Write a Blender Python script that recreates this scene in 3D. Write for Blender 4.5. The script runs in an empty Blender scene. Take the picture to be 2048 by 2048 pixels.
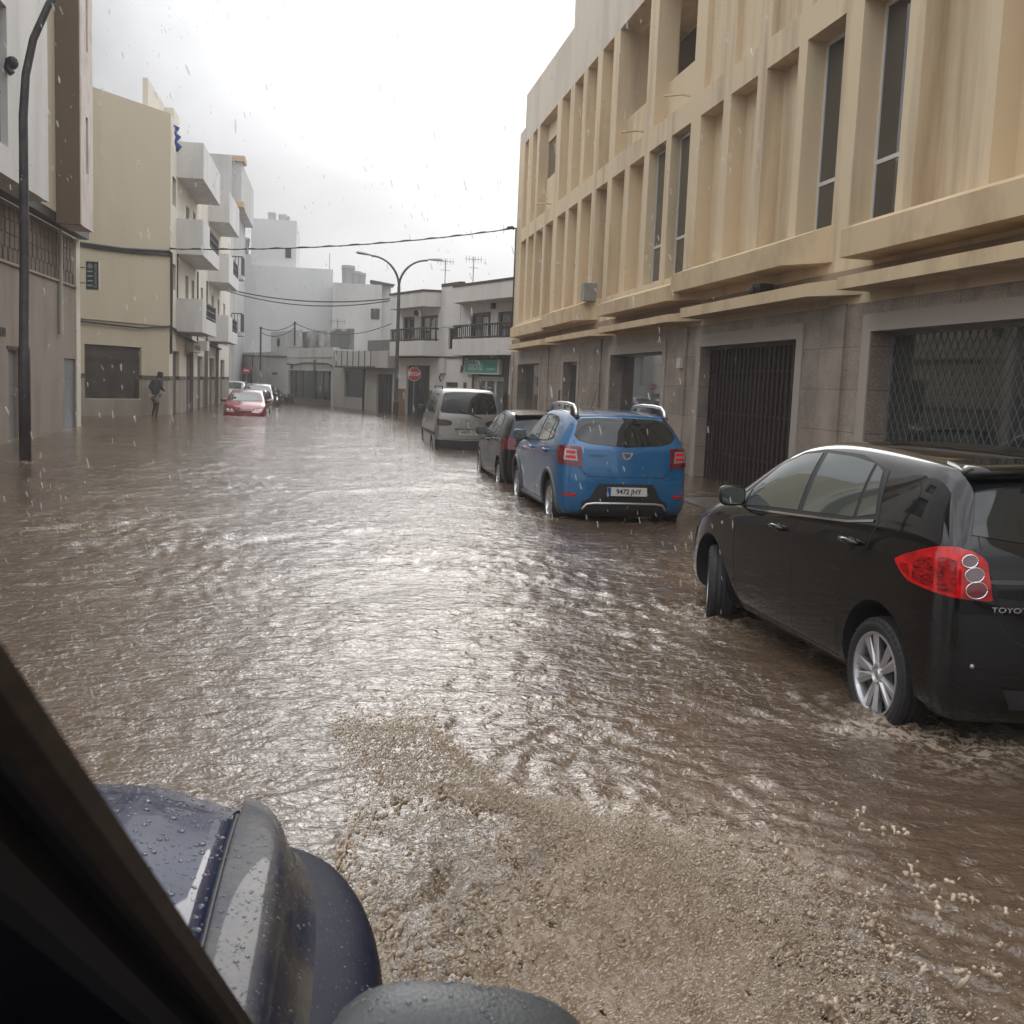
import bpy, bmesh, math, random
import numpy as np
from mathutils import Vector, Matrix
from mathutils.bvhtree import BVHTree
random.seed(7); NR = np.random.RandomState(11)
S = bpy.context.scene
C = S.collection
PI = math.pi

# ---------------------------------------------------------------- camera
F_PX = 2150.0; CAM_H = 1.7
RM = ((0.9851562176, 0.0193090452, 0.1705707702),
      (-0.1670078468, -0.1219566838, 0.9783838441),
      (0.0396939036, -0.9923475843, -0.1169216233))   # world axes = RM * (right, down, forward)
cam_d = bpy.data.cameras.new('camera'); cam = bpy.data.objects.new('camera', cam_d); C.objects.link(cam)
S.camera = cam
cam_d.sensor_width = 36; cam_d.lens = F_PX / 2048 * 36
cam_d.clip_start = 0.02; cam_d.clip_end = 2000
mw = Matrix(((RM[0][0], -RM[0][1], -RM[0][2], 0), (RM[1][0], -RM[1][1], -RM[1][2], 0),
             (RM[2][0], -RM[2][1], -RM[2][2], CAM_H), (0, 0, 0, 1)))
cam.matrix_world = mw
cam_d.dof.use_dof = True; cam_d.dof.focus_distance = 9.0; cam_d.dof.aperture_fstop = 15.0

# ---------------------------------------------------------------- world: overcast sky
SUN_EL = math.radians(24); SUN_AZ = math.radians(11)      # azimuth from +y towards +x
world = bpy.data.worlds.new('World'); S.world = world; world.use_nodes = True
wt = world.node_tree; wt.nodes.clear()
def wn(t, **k):
    n = wt.nodes.new(t)
    for a, b in k.items(): setattr(n, a, b)
    return n
out = wn('ShaderNodeOutputWorld'); bg = wn('ShaderNodeBackground'); wt.links.new(bg.outputs[0], out.inputs[0])
sky = wn('ShaderNodeTexSky', sky_type='NISHITA'); sky.sun_disc = False
sky.sun_elevation = SUN_EL; sky.sun_rotation = SUN_AZ
tc = wn('ShaderNodeTexCoord')
nrm = wn('ShaderNodeVectorMath', operation='NORMALIZE'); wt.links.new(tc.outputs['Generated'], nrm.inputs[0])
sundir = (math.cos(SUN_EL) * math.sin(SUN_AZ), math.cos(SUN_EL) * math.cos(SUN_AZ), math.sin(SUN_EL))
dot = wn('ShaderNodeVectorMath', operation='DOT_PRODUCT'); wt.links.new(nrm.outputs[0], dot.inputs[0]); dot.inputs[1].default_value = sundir
mr = wn('ShaderNodeMapRange', interpolation_type='SMOOTHSTEP'); wt.links.new(dot.outputs['Value'], mr.inputs[0])
mr.inputs[1].default_value = 0.915; mr.inputs[2].default_value = 1.0; mr.inputs[3].default_value = 0.0; mr.inputs[4].default_value = 1.0
mp = wn('ShaderNodeMapping'); wt.links.new(nrm.outputs[0], mp.inputs[0]); mp.inputs['Scale'].default_value = (1, 1, 1.7)
nz = wn('ShaderNodeTexNoise'); wt.links.new(mp.outputs[0], nz.inputs['Vector']); nz.inputs['Scale'].default_value = 3.2; nz.inputs['Detail'].default_value = 5; nz.inputs['Roughness'].default_value = 0.5; nz.inputs['Distortion'].default_value = 0.4
nr = wn('ShaderNodeMapRange'); wt.links.new(nz.outputs[0], nr.inputs[0]); nr.inputs[1].default_value = 0.36; nr.inputs[2].default_value = 0.64
# cloud luminance = base + noise + glow where the sun sits behind the cloud deck
a1 = wn('ShaderNodeMath', operation='MULTIPLY_ADD'); wt.links.new(nr.outputs[0], a1.inputs[0]); a1.inputs[1].default_value = 0.27; a1.inputs[2].default_value = 0.31
a2a = wn('ShaderNodeMath', operation='MULTIPLY_ADD'); wt.links.new(mr.outputs[0], a2a.inputs[0]); a2a.inputs[1].default_value = 0.62; wt.links.new(a1.outputs[0], a2a.inputs[2])
sepz = wn('ShaderNodeSeparateXYZ'); wt.links.new(nrm.outputs[0], sepz.inputs[0])          # an overcast sky is brightest overhead
zen = wn('ShaderNodeMapRange', interpolation_type='SMOOTHSTEP'); wt.links.new(sepz.outputs[2], zen.inputs[0])
zen.inputs[1].default_value = 0.32; zen.inputs[2].default_value = 0.80; zen.inputs[3].default_value = 0.0; zen.inputs[4].default_value = 2.5
bck = wn('ShaderNodeMapRange', interpolation_type='SMOOTHSTEP'); wt.links.new(sepz.outputs[1], bck.inputs[0])      # extra sky brightness added behind the viewer to light walls facing it
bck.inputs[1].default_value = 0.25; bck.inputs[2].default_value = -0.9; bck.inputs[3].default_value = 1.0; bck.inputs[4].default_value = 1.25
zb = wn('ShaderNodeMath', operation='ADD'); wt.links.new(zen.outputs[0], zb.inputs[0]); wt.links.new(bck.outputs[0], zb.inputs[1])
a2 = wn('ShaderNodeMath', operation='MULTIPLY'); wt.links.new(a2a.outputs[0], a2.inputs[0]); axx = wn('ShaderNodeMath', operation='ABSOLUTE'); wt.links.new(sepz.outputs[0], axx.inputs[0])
sid = wn('ShaderNodeMapRange', interpolation_type='SMOOTHSTEP'); wt.links.new(axx.outputs[0], sid.inputs[0])        # sky boost added on both sides to light the street facades
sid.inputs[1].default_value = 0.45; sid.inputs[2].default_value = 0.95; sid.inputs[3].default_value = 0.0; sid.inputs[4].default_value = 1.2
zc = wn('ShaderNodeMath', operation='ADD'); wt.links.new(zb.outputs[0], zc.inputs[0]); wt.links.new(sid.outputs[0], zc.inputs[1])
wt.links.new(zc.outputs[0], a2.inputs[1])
cc = wn('ShaderNodeCombineColor')
for i, k in enumerate((0.965, 0.975, 1.0)):
    m = wn('ShaderNodeMath', operation='MULTIPLY'); wt.links.new(a2.outputs[0], m.inputs[0]); m.inputs[1].default_value = k; wt.links.new(m.outputs[0], cc.inputs[i])
sk = wn('ShaderNodeVectorMath', operation='SCALE'); wt.links.new(sky.outputs[0], sk.inputs[0]); sk.inputs['Scale'].default_value = 0.003
ad = wn('ShaderNodeVectorMath', operation='ADD'); wt.links.new(cc.outputs[0], ad.inputs[0]); wt.links.new(sk.outputs[0], ad.inputs[1])
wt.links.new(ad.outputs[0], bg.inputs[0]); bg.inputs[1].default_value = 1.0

sun_d = bpy.data.lights.new('sun', 'SUN'); sun = bpy.data.objects.new('sun', sun_d); C.objects.link(sun)
sun_d.energy = 0.5; sun_d.angle = math.radians(25); sun_d.color = (1.0, 0.96, 0.9)
sun.rotation_euler = Vector(sundir).to_track_quat('Z', 'Y').to_euler()

S.view_settings.view_transform = 'Standard'; S.view_settings.look = 'None'; S.view_settings.exposure = 0.44; S.view_settings.gamma = 1.0
S.cycles.max_bounces = 6; S.cycles.glossy_bounces = 4; S.cycles.transmission_bounces = 4; S.cycles.transparent_max_bounces = 8
S.cycles.caustics_reflective = False; S.cycles.caustics_refractive = False

# ---------------------------------------------------------------- materials
MATS = {}
def pm(name, col, rough=0.6, metal=0.0, sss=None, var=0.0, vscale=3.0, stretch=(1, 1, 1), bump=0.0, bscale=40.0, coat=0.0, spec=None, emit=None, alpha=None, dark=None, detail=5, bdist=0.01, thr=(0.4, 0.65)):
    if name in MATS: return MATS[name]
    m = bpy.data.materials.new(name); m.use_nodes = True; t = m.node_tree; b = t.nodes['Principled BSDF']
    b.inputs['Roughness'].default_value = rough; b.inputs['Metallic'].default_value = metal
    b.inputs['Base Color'].default_value = (*col, 1)
    if spec is not None: b.inputs['Specular IOR Level'].default_value = spec
    if coat: b.inputs['Coat Weight'].default_value = coat; b.inputs['Coat Roughness'].default_value = 0.03
    if sss: b.inputs['Subsurface Weight'].default_value = sss[0]; b.inputs['Subsurface Radius'].default_value = (1, .85, .7); b.inputs['Subsurface Scale'].default_value = sss[1]
    if alpha is not None: b.inputs['Alpha'].default_value = alpha
    if emit: b.inputs['Emission Color'].default_value = (*emit[0], 1); b.inputs['Emission Strength'].default_value = emit[1]
    if var or bump:
        co = t.nodes.new('ShaderNodeTexCoord'); ma = t.nodes.new('ShaderNodeMapping'); ma.inputs['Scale'].default_value = stretch
        t.links.new(co.outputs['Object'], ma.inputs[0])
    if var:
        n = t.nodes.new('ShaderNodeTexNoise'); n.inputs['Scale'].default_value = vscale; n.inputs['Detail'].default_value = detail; n.inputs['Roughness'].default_value = 0.6
        t.links.new(ma.outputs[0], n.inputs['Vector'])
        r = t.nodes.new('ShaderNodeMapRange'); t.links.new(n.outputs[0], r.inputs[0]); r.inputs[1].default_value = thr[0]; r.inputs[2].default_value = thr[1]
        mx = t.nodes.new('ShaderNodeMix'); mx.data_type = 'RGBA'
        d = dark if dark else tuple(c * (1 - var) for c in col)
        mx.inputs[6].default_value = (*col, 1); mx.inputs[7].default_value = (*d, 1)
        t.links.new(r.outputs[0], mx.inputs[0]); t.links.new(mx.outputs[2], b.inputs['Base Color'])
    if bump:
        n2 = t.nodes.new('ShaderNodeTexNoise'); n2.inputs['Scale'].default_value = bscale; n2.inputs['Detail'].default_value = 4
        t.links.new(co.outputs['Object'], n2.inputs['Vector'])
        bp = t.nodes.new('ShaderNodeBump'); bp.inputs['Strength'].default_value = bump; bp.inputs['Distance'].default_value = bdist
        t.links.new(n2.outputs[0], bp.inputs['Height']); t.links.new(bp.outputs[0], b.inputs['Normal'])
    MATS[name] = m
    return m

# ---------------------------------------------------------------- mesh helpers
class MB:
    """collects faces, built as one mesh"""
    def __init__(s): s.v = []; s.f = []; s.m = []
    def add(s, vs, fs, m=0):
        o = len(s.v); s.v += [tuple(p) for p in vs]; s.f += [tuple(i + o for i in f) for f in fs]; s.m += [m] * len(fs); return s
    def box(s, x0, x1, y0, y1, z0, z1, m=0):
        if x0 > x1: x0, x1 = x1, x0
        if y0 > y1: y0, y1 = y1, y0
        v = [(x0, y0, z0), (x1, y0, z0), (x1, y1, z0), (x0, y1, z0), (x0, y0, z1), (x1, y0, z1), (x1, y1, z1), (x0, y1, z1)]
        return s.add(v, [(0, 3, 2, 1), (4, 5, 6, 7), (0, 1, 5, 4), (1, 2, 6, 5), (2, 3, 7, 6), (3, 0, 4, 7)], m)
    def hexa(s, p, m=0):   # 8 points, bottom ring then top ring, counter-clockwise from above
        return s.add(p, [(0, 3, 2, 1), (4, 5, 6, 7), (0, 1, 5, 4), (1, 2, 6, 5), (2, 3, 7, 6), (3, 0, 4, 7)], m)
    def prism(s, poly, z0, z1, m=0, zt=None):
        n = len(poly); v = [(x, y, z0) for x, y in poly] + [(x, y, (z1 if zt is None else zt[i])) for i, (x, y) in enumerate(poly)]
        return s.add(v, [tuple(range(n - 1, -1, -1)), tuple(range(n, 2 * n))] + [(i, (i + 1) % n, n + (i + 1) % n, n + i) for i in range(n)], m)
    def loftpoly(s, a, b, m=0):   # two polygons (3D point lists) joined
        n = len(a)
        return s.add(list(a) + list(b), [tuple(range(n - 1, -1, -1)), tuple(range(n, 2 * n))] + [(i, (i + 1) % n, n + (i + 1) % n, n + i) for i in range(n)], m)
    def tube(s, pts, r, n=8, m=0, caps=True):
        pts = [Vector(p) for p in pts]; k = len(pts); rs = r if isinstance(r, (list, tuple)) else [r] * k
        ring = []; prev = None
        for i, p in enumerate(pts):
            d = (pts[min(i + 1, k - 1)] - pts[max(i - 1, 0)]).normalized()
            if prev is None: a = d.orthogonal().normalized()
            else: a = (prev - d * prev.dot(d)); a = a.normalized() if a.length > 1e-6 else d.orthogonal().normalized()
            prev = a; b = d.cross(a)
            ring.append([p + (a * math.cos(2 * PI * j / n) + b * math.sin(2 * PI * j / n)) * rs[i] for j in range(n)])
        v = [q for rg in ring for q in rg]; f = []
        for i in range(k - 1):
            for j in range(n): f.append((i * n + j, i * n + (j + 1) % n, (i + 1) * n + (j + 1) % n, (i + 1) * n + j))
        if caps: f += [tuple(range(n - 1, -1, -1)), tuple((k - 1) * n + j for j in range(n))]
        return s.add(v, f, m)
    def lathe(s, prof, n=32, axis='x', m=0, c=(0, 0, 0), close=False):  # prof: (h, r)
        v = []; f = []; k = len(prof)
        for h, r in prof:
            for j in range(n):
                a = 2 * PI * j / n; p = (h, r * math.cos(a), r * math.sin(a))
                if axis == 'z': p = (p[1], p[2], p[0])
                if axis == 'y': p = (p[2], p[0], p[1])
                v.append((p[0] + c[0], p[1] + c[1], p[2] + c[2]))
        for i in range(k - 1 if not close else k):
            for j in range(n):
                i2 = (i + 1) % k
                f.append((i * n + j, i * n + (j + 1) % n, i2 * n + (j + 1) % n, i2 * n + j))
        return s.add(v, f, m)
    def ball(s, c, r, n=10, m=0, sc=(1, 1, 1)):
        k = n // 2 + 1; v = []; f = []
        for i in range(k + 1):
            th = PI * i / k
            for j in range(n):
                a = 2 * PI * j / n; v.append((c[0] + r * sc[0] * math.sin(th) * math.cos(a), c[1] + r * sc[1] * math.sin(th) * math.sin(a), c[2] + r * sc[2] * math.cos(th)))
        for i in range(k):
            for j in range(n): f.append((i * n + j, (i + 1) * n + j, (i + 1) * n + (j + 1) % n, i * n + (j + 1) % n))
        return s.add(v, f, m)
    def wall(s, x0, x1, z0, z1, y0, y1, holes, m=0):
        """slab between y0 and y1 with rectangular holes (xa, xb, za, zb)"""
        xs = sorted({x0, x1, *[h[0] for h in holes], *[h[1] for h in holes]}); xs = [x for x in xs if x0 <= x <= x1]
        for a, b in zip(xs, xs[1:]):
            mid = (a + b) / 2
            hs = sorted([(h[2], h[3]) for h in holes if h[0] < mid < h[1]])
            z = z0
            for h0, h1 in hs:
                if h0 > z: s.box(a, b, y0, y1, z, h0, m)
                z = max(z, h1)
            if z < z1: s.box(a, b, y0, y1, z, z1, m)
        return s
    def build(s, name, mats, parent=None, smooth=False, bevel=0, merge=False):
        me = bpy.data.meshes.new(name); me.from_pydata(s.v, [], s.f)
        if not isinstance(mats, (list, tuple)): mats = [mats]
        for mm in mats: me.materials.append(mm)
        if len(mats) > 1: me.polygons.foreach_set('material_index', s.m)
        bm = bmesh.new(); bm.from_mesh(me)
        if merge: bmesh.ops.remove_doubles(bm, verts=bm.verts, dist=1e-5)
        bmesh.ops.recalc_face_normals(bm, faces=bm.faces)
        if bevel: bmesh.ops.bevel(bm, geom=[e for e in bm.edges], offset=bevel, segments=2, affect='EDGES', profile=0.5)
        bm.to_mesh(me); bm.free()
        if smooth: me.polygons.foreach_set('use_smooth', [True] * len(me.polygons))
        o = bpy.data.objects.new(name, me); C.objects.link(o)
        if parent: o.parent = parent
        return o

def tag(o, label=None, cat=None, group=None, kind=None):
    if label: o['label'] = label
    if cat: o['category'] = cat
    if group: o['group'] = group
    if kind: o['kind'] = kind
    return o
def empty(name, loc=(0, 0, 0), rz=0.0, label=None, cat=None, group=None):
    o = bpy.data.objects.new(name, None); o.empty_display_size = 0.2; C.objects.link(o)
    o.location = loc; o.rotation_euler = (0, 0, rz)
    return tag(o, label, cat, group)
def text(name, s, size, mat, parent, loc, rot, ext=0.003, sx=1.0, shear=0.0, bold=0.0, align='CENTER'):
    cu = bpy.data.curves.new(name, 'FONT'); cu.body = s; cu.size = size; cu.extrude = ext; cu.align_x = align; cu.align_y = 'CENTER'; cu.shear = shear; cu.offset = bold
    t = bpy.data.objects.new(name + '_tmp', cu); C.objects.link(t)
    dg = bpy.context.evaluated_depsgraph_get(); me = bpy.data.meshes.new_from_object(t.evaluated_get(dg))
    bpy.data.objects.remove(t); me.name = name; me.materials.clear(); me.materials.append(mat)
    o = bpy.data.objects.new(name, me); C.objects.link(o); o.location = loc; o.rotation_euler = rot; o.scale = (sx, 1, 1); o.parent = parent
    return o
def evaluated(o, name):
    dg = bpy.context.evaluated_depsgraph_get(); me = bpy.data.meshes.new_from_object(o.evaluated_get(dg)); me.name = name
    n = bpy.data.objects.new(name, me); C.objects.link(n); n.matrix_world = o.matrix_world
    bpy.data.objects.remove(o); n.name = name
    return n
def smooth(o):
    o.data.polygons.foreach_set('use_smooth', [True] * len(o.data.polygons)); return o

S.cycles.volume_bounces = 1; S.cycles.volume_step_rate = 4
# ---------------------------------------------------------------- shared materials
M_blk = pm('matte_black_plastic', (0.02, 0.02, 0.021), 0.55)
M_tyre = pm('rubber', (0.018, 0.018, 0.019), 0.7, bump=0.3, bscale=60)
M_alloy = pm('alloy', (0.62, 0.63, 0.65), 0.28, 0.85)
M_glass = pm('car_glass', (0.012, 0.015, 0.016), 0.03, spec=0.55)
M_glass2 = pm('car_glass_light', (0.045, 0.06, 0.054), 0.03, spec=1.0, coat=.5)
M_chrome = pm('chrome', (0.75, 0.75, 0.76), 0.12, 1.0)
M_plate = pm('plate_white', (0.62, 0.62, 0.60), 0.4)
M_eu = pm('plate_blue', (0.01, 0.06, 0.3), 0.4)
M_ink = pm('ink_black', (0.01, 0.01, 0.012), 0.5)
M_red = pm('lamp_red', (0.66, 0.006, 0.009), 0.12, coat=.6, spec=0.3, var=.55, vscale=6, stretch=(1, 1, 2.5))
M_redd = pm('lamp_dark_red', (0.16, 0.006, 0.012), 0.1, coat=1.0)
M_redb = pm('lamp_ribbed_red', (0.40, 0.004, 0.007), 0.15, coat=.35, spec=.3, var=0.85, vscale=26, stretch=(1, 1, 3))
M_lens = pm('lamp_clear', (0.36, 0.31, 0.31), 0.08, 0.3, coat=1.0)
M_lensd = pm('lamp_smoky', (0.16, 0.10, 0.12), 0.08, coat=1.0)

# ---------------------------------------------------------------- car builder
def interp(tab, z):
    if z <= tab[0][0]: return tab[0][1]
    for (a, b), (c, d) in zip(tab, tab[1:]):
        if z <= c: return b + (d - b) * (z - a) / (c - a)
    return tab[-1][1]
def resamp(pts, n):
    pts = [Vector((*p, 0)) for p in pts]; L = [0]
    for a, b in zip(pts, pts[1:]): L.append(L[-1] + (b - a).length)
    res = []
    for i in range(n):
        t = L[-1] * i / (n - 1); k = 0
        while k < len(pts) - 2 and L[k + 1] < t: k += 1
        u = (t - L[k]) / max(L[k + 1] - L[k], 1e-9); q = pts[k].lerp(pts[k + 1], min(max(u, 0), 1)); res.append((q.x, q.y))
    return res
SCOL = (1.0, 0.9, 0.55, 0.0, -0.55, -0.9, -1.0)
def body_cage(st, bulge_r=0.10, bulge_f=0.16, crown=0.035):
    """st: stations from rear to front; each a list of rows (y, z, x) from floor to roof rail"""
    nI = len(st); nJ = len(st[0]); idx = {}; V = []; Fc = []
    def key(i, j, s): return (i, j, s)
    def pos(i, j, s):
        y, z, x = st[i][j]; c = SCOL[s]
        if j == nJ - 1: z = z + crown * (1 - c * c) * (1 if i > 0 else 0.8)
        if i == 0: y -= bulge_r * (1 - c * c)
        if i == nI - 1: y += bulge_f * (1 - c * c)
        if i == 1: y -= 0.45 * bulge_r * (1 - c * c) if j == nJ - 1 else 0
        if i == nI - 2: y += 0.6 * bulge_f * (1 - c * c) if j == nJ - 1 else 0
        return (x * c, y, z)
    def vid(i, j, s):
        k = (i, j, s)
        if k not in idx: idx[k] = len(V); V.append(pos(i, j, s))
        return idx[k]
    nS = len(SCOL)
    for i in range(nI - 1):
        for s in range(nS - 1):
            Fc.append((vid(i, nJ - 1, s), vid(i + 1, nJ - 1, s), vid(i + 1, nJ - 1, s + 1), vid(i, nJ - 1, s + 1)))
            Fc.append((vid(i, 0, s), vid(i, 0, s + 1), vid(i + 1, 0, s + 1), vid(i + 1, 0, s)))
        for j in range(nJ - 1):
            for s in (0, nS - 1): Fc.append((vid(i, j, s), vid(i, j + 1, s), vid(i + 1, j + 1, s), vid(i + 1, j, s)))
    for j in range(nJ - 1):
        for s in range(nS - 1):
            for i in (0, nI - 1): Fc.append((vid(i, j, s), vid(i, j, s + 1), vid(i, j + 1, s + 1), vid(i, j + 1, s)))
    return V, Fc
def make_body(st, mats, wheels, arch_r, parent, arch_in=0.52, **kw):
    V, Fc = body_cage(st, **kw)
    me = bpy.data.meshes.new('body'); me.from_pydata(V, [], Fc)
    bm = bmesh.new(); bm.from_mesh(me); bmesh.ops.recalc_face_normals(bm, faces=bm.faces); bm.to_mesh(me); bm.free()
    for m in mats: me.materials.append(m)
    o = bpy.data.objects.new('body_tmp', me); C.objects.link(o)
    sm = o.modifiers.new('s', 'SUBSURF'); sm.levels = 3; sm.render_levels = 3
    o = evaluated(o, 'body_tmp'); full = o.data.copy()
    bvh = BVHTree.FromPolygons([v.co[:] for v in full.vertices], [tuple(p.vertices) for p in full.polygons])
    cut = MB()
    for wy, wz in wheels:
        for sx in (-1, 1):
            cut.lathe([(sx * arch_in, 0.0001), (sx * arch_in, arch_r), (sx * 1.3, arch_r), (sx * 1.3, 0.0001)], 56, 'x', 0, (0, wy, wz))
    c = cut.build('cutter', M_blk, merge=True)
    b = o.modifiers.new('b', 'BOOLEAN'); b.operation = 'DIFFERENCE'; b.object = c; b.solver = 'EXACT'
    o = evaluated(o, 'body'); bpy.data.objects.remove(c)
    me = o.data
    while len(me.materials) < 2: me.materials.append(M_blk)
    mi = len(mats) - 1
    for p in me.polygons:
        q = p.center
        p.material_index = 0
        for wy, wz in wheels:
            d = math.hypot(q.y - wy, q.z - wz)
            if d < arch_r + 0.002 and abs(q.x) < 1.0: p.material_index = 1
        if p.normal.z < -0.8 and q.z < 0.35: p.material_index = 1
    smooth(o)
    # keep the arch lip sharp
    bm = bmesh.new(); bm.from_mesh(me)
    for e in bm.edges:
        if len(e.link_faces) == 2 and e.calc_face_angle(0) > 0.6: e.smooth = False
    bm.to_mesh(me); bm.free()
    o.parent = parent
    return o, bvh
def caster(bvh, proj):
    if proj == 'L': o = lambda a, b: (Vector((-3, a, b)), Vector((1, 0, 0)))
    elif proj == 'R': o = lambda a, b: (Vector((3, a, b)), Vector((-1, 0, 0)))
    elif proj == 'B': o = lambda a, b: (Vector((a, -3, b)), Vector((0, 1, 0)))
    elif proj == 'F': o = lambda a, b: (Vector((a, 8, b)), Vector((0, -1, 0)))
    elif proj == 'T': o = lambda a, b: (Vector((a, b, 4)), Vector((0, 0, -1)))
    else:  # (angle) corner view: a = distance along the diagonal, seen from the rear corner; proj=(cx, cy, ang)
        cx, cy, ang = proj; d = Vector((math.cos(ang), math.sin(ang), 0)); r = Vector((math.sin(ang), -math.cos(ang), 0))
        o = lambda a, b: (Vector((cx, cy, b)) + r * a - d * 3, d)
    def f(a, b):
        p, d = o(a, b); loc, n, i, dist = bvh.ray_cast(p, d)
        if loc is None: return None, None
        if n.dot(d) > 0: n = -n
        return loc, n
    return f
def patch(bvh, name, mat, bottom, top, proj, off=0.004, nu=24, nv=10, parent=None, skirt=0.012):
    f = caster(bvh, proj); B = resamp(bottom, nu); T = resamp(top, nu); P = []; last = None
    for i in range(nu):
        col = []
        for j in range(nv):
            v = j / (nv - 1); a = B[i][0] + (T[i][0] - B[i][0]) * v; b = B[i][1] + (T[i][1] - B[i][1]) * v
            loc, n = f(a, b)
            if loc is None: loc, n = last if last else (Vector((0, 0, 0)), Vector((0, 0, 1)))
            last = (loc, n); col.append((loc + n * off, n))
        P.append(col)
    vs = [p for col in P for p, n in col]; fs = []
    for i in range(nu - 1):
        for j in range(nv - 1): fs.append((i * nv + j, (i + 1) * nv + j, (i + 1) * nv + j + 1, i * nv + j + 1))
    if skirt:
        ring = [(i, 0) for i in range(nu)] + [(nu - 1, j) for j in range(1, nv)] + [(i, nv - 1) for i in range(nu - 2, -1, -1)] + [(0, j) for j in range(nv - 2, 0, -1)]
        o0 = len(vs); vs += [P[i][j][0] - P[i][j][1] * skirt for i, j in ring]
        k = len(ring)
        for a in range(k):
            b = (a + 1) % k; fs.append((ring[a][0] * nv + ring[a][1], ring[b][0] * nv + ring[b][1], o0 + b, o0 + a))
    mb = MB(); mb.add(vs, fs); o = mb.build(name, mat, parent, smooth=True)
    bm = bmesh.new(); bm.from_mesh(o.data)
    for e in bm.edges:
        if len(e.link_faces) == 2 and e.calc_face_angle(0) > 0.8: e.smooth = False
    bm.to_mesh(o.data); bm.free()
    return o
def mirror_pts(pts): return [(-a, b) for a, b in pts]
def strip_geo(mb, bvh, pts, proj, w, off=0.0015, n=30, m=0):
    f = caster(bvh, proj); Q = resamp(pts, n); vs = []; ok = []
    for i, (a, b) in enumerate(Q):
        a2, b2 = Q[min(i + 1, n - 1)]; a1, b1 = Q[max(i - 1, 0)]
        dx, dy = a2 - a1, b2 - b1; L = math.hypot(dx, dy) or 1; nx, ny = -dy / L * w / 2, dx / L * w / 2
        r = []
        for sgn in (-1, 1):
            loc, nn = f(a + nx * sgn, b + ny * sgn)
            if loc is None: r = None; break
            r.append(loc + nn * off)
        if r is None: continue
        vs += r
    k = len(vs) // 2
    if k > 1: mb.add(vs, [(2 * i, 2 * i + 1, 2 * i + 3, 2 * i + 2) for i in range(k - 1)], m)
    return mb
def rod_geo(mb, bvh, pts, proj, r, off=0.0, n=30, m=0):
    f = caster(bvh, proj); out = []
    for a, b in resamp(pts, n):
        loc, nn = f(a, b)
        if loc is not None: out.append(loc + nn * off)
    if len(out) > 1: mb.tube(out, r, 6, m)
    return mb
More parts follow.
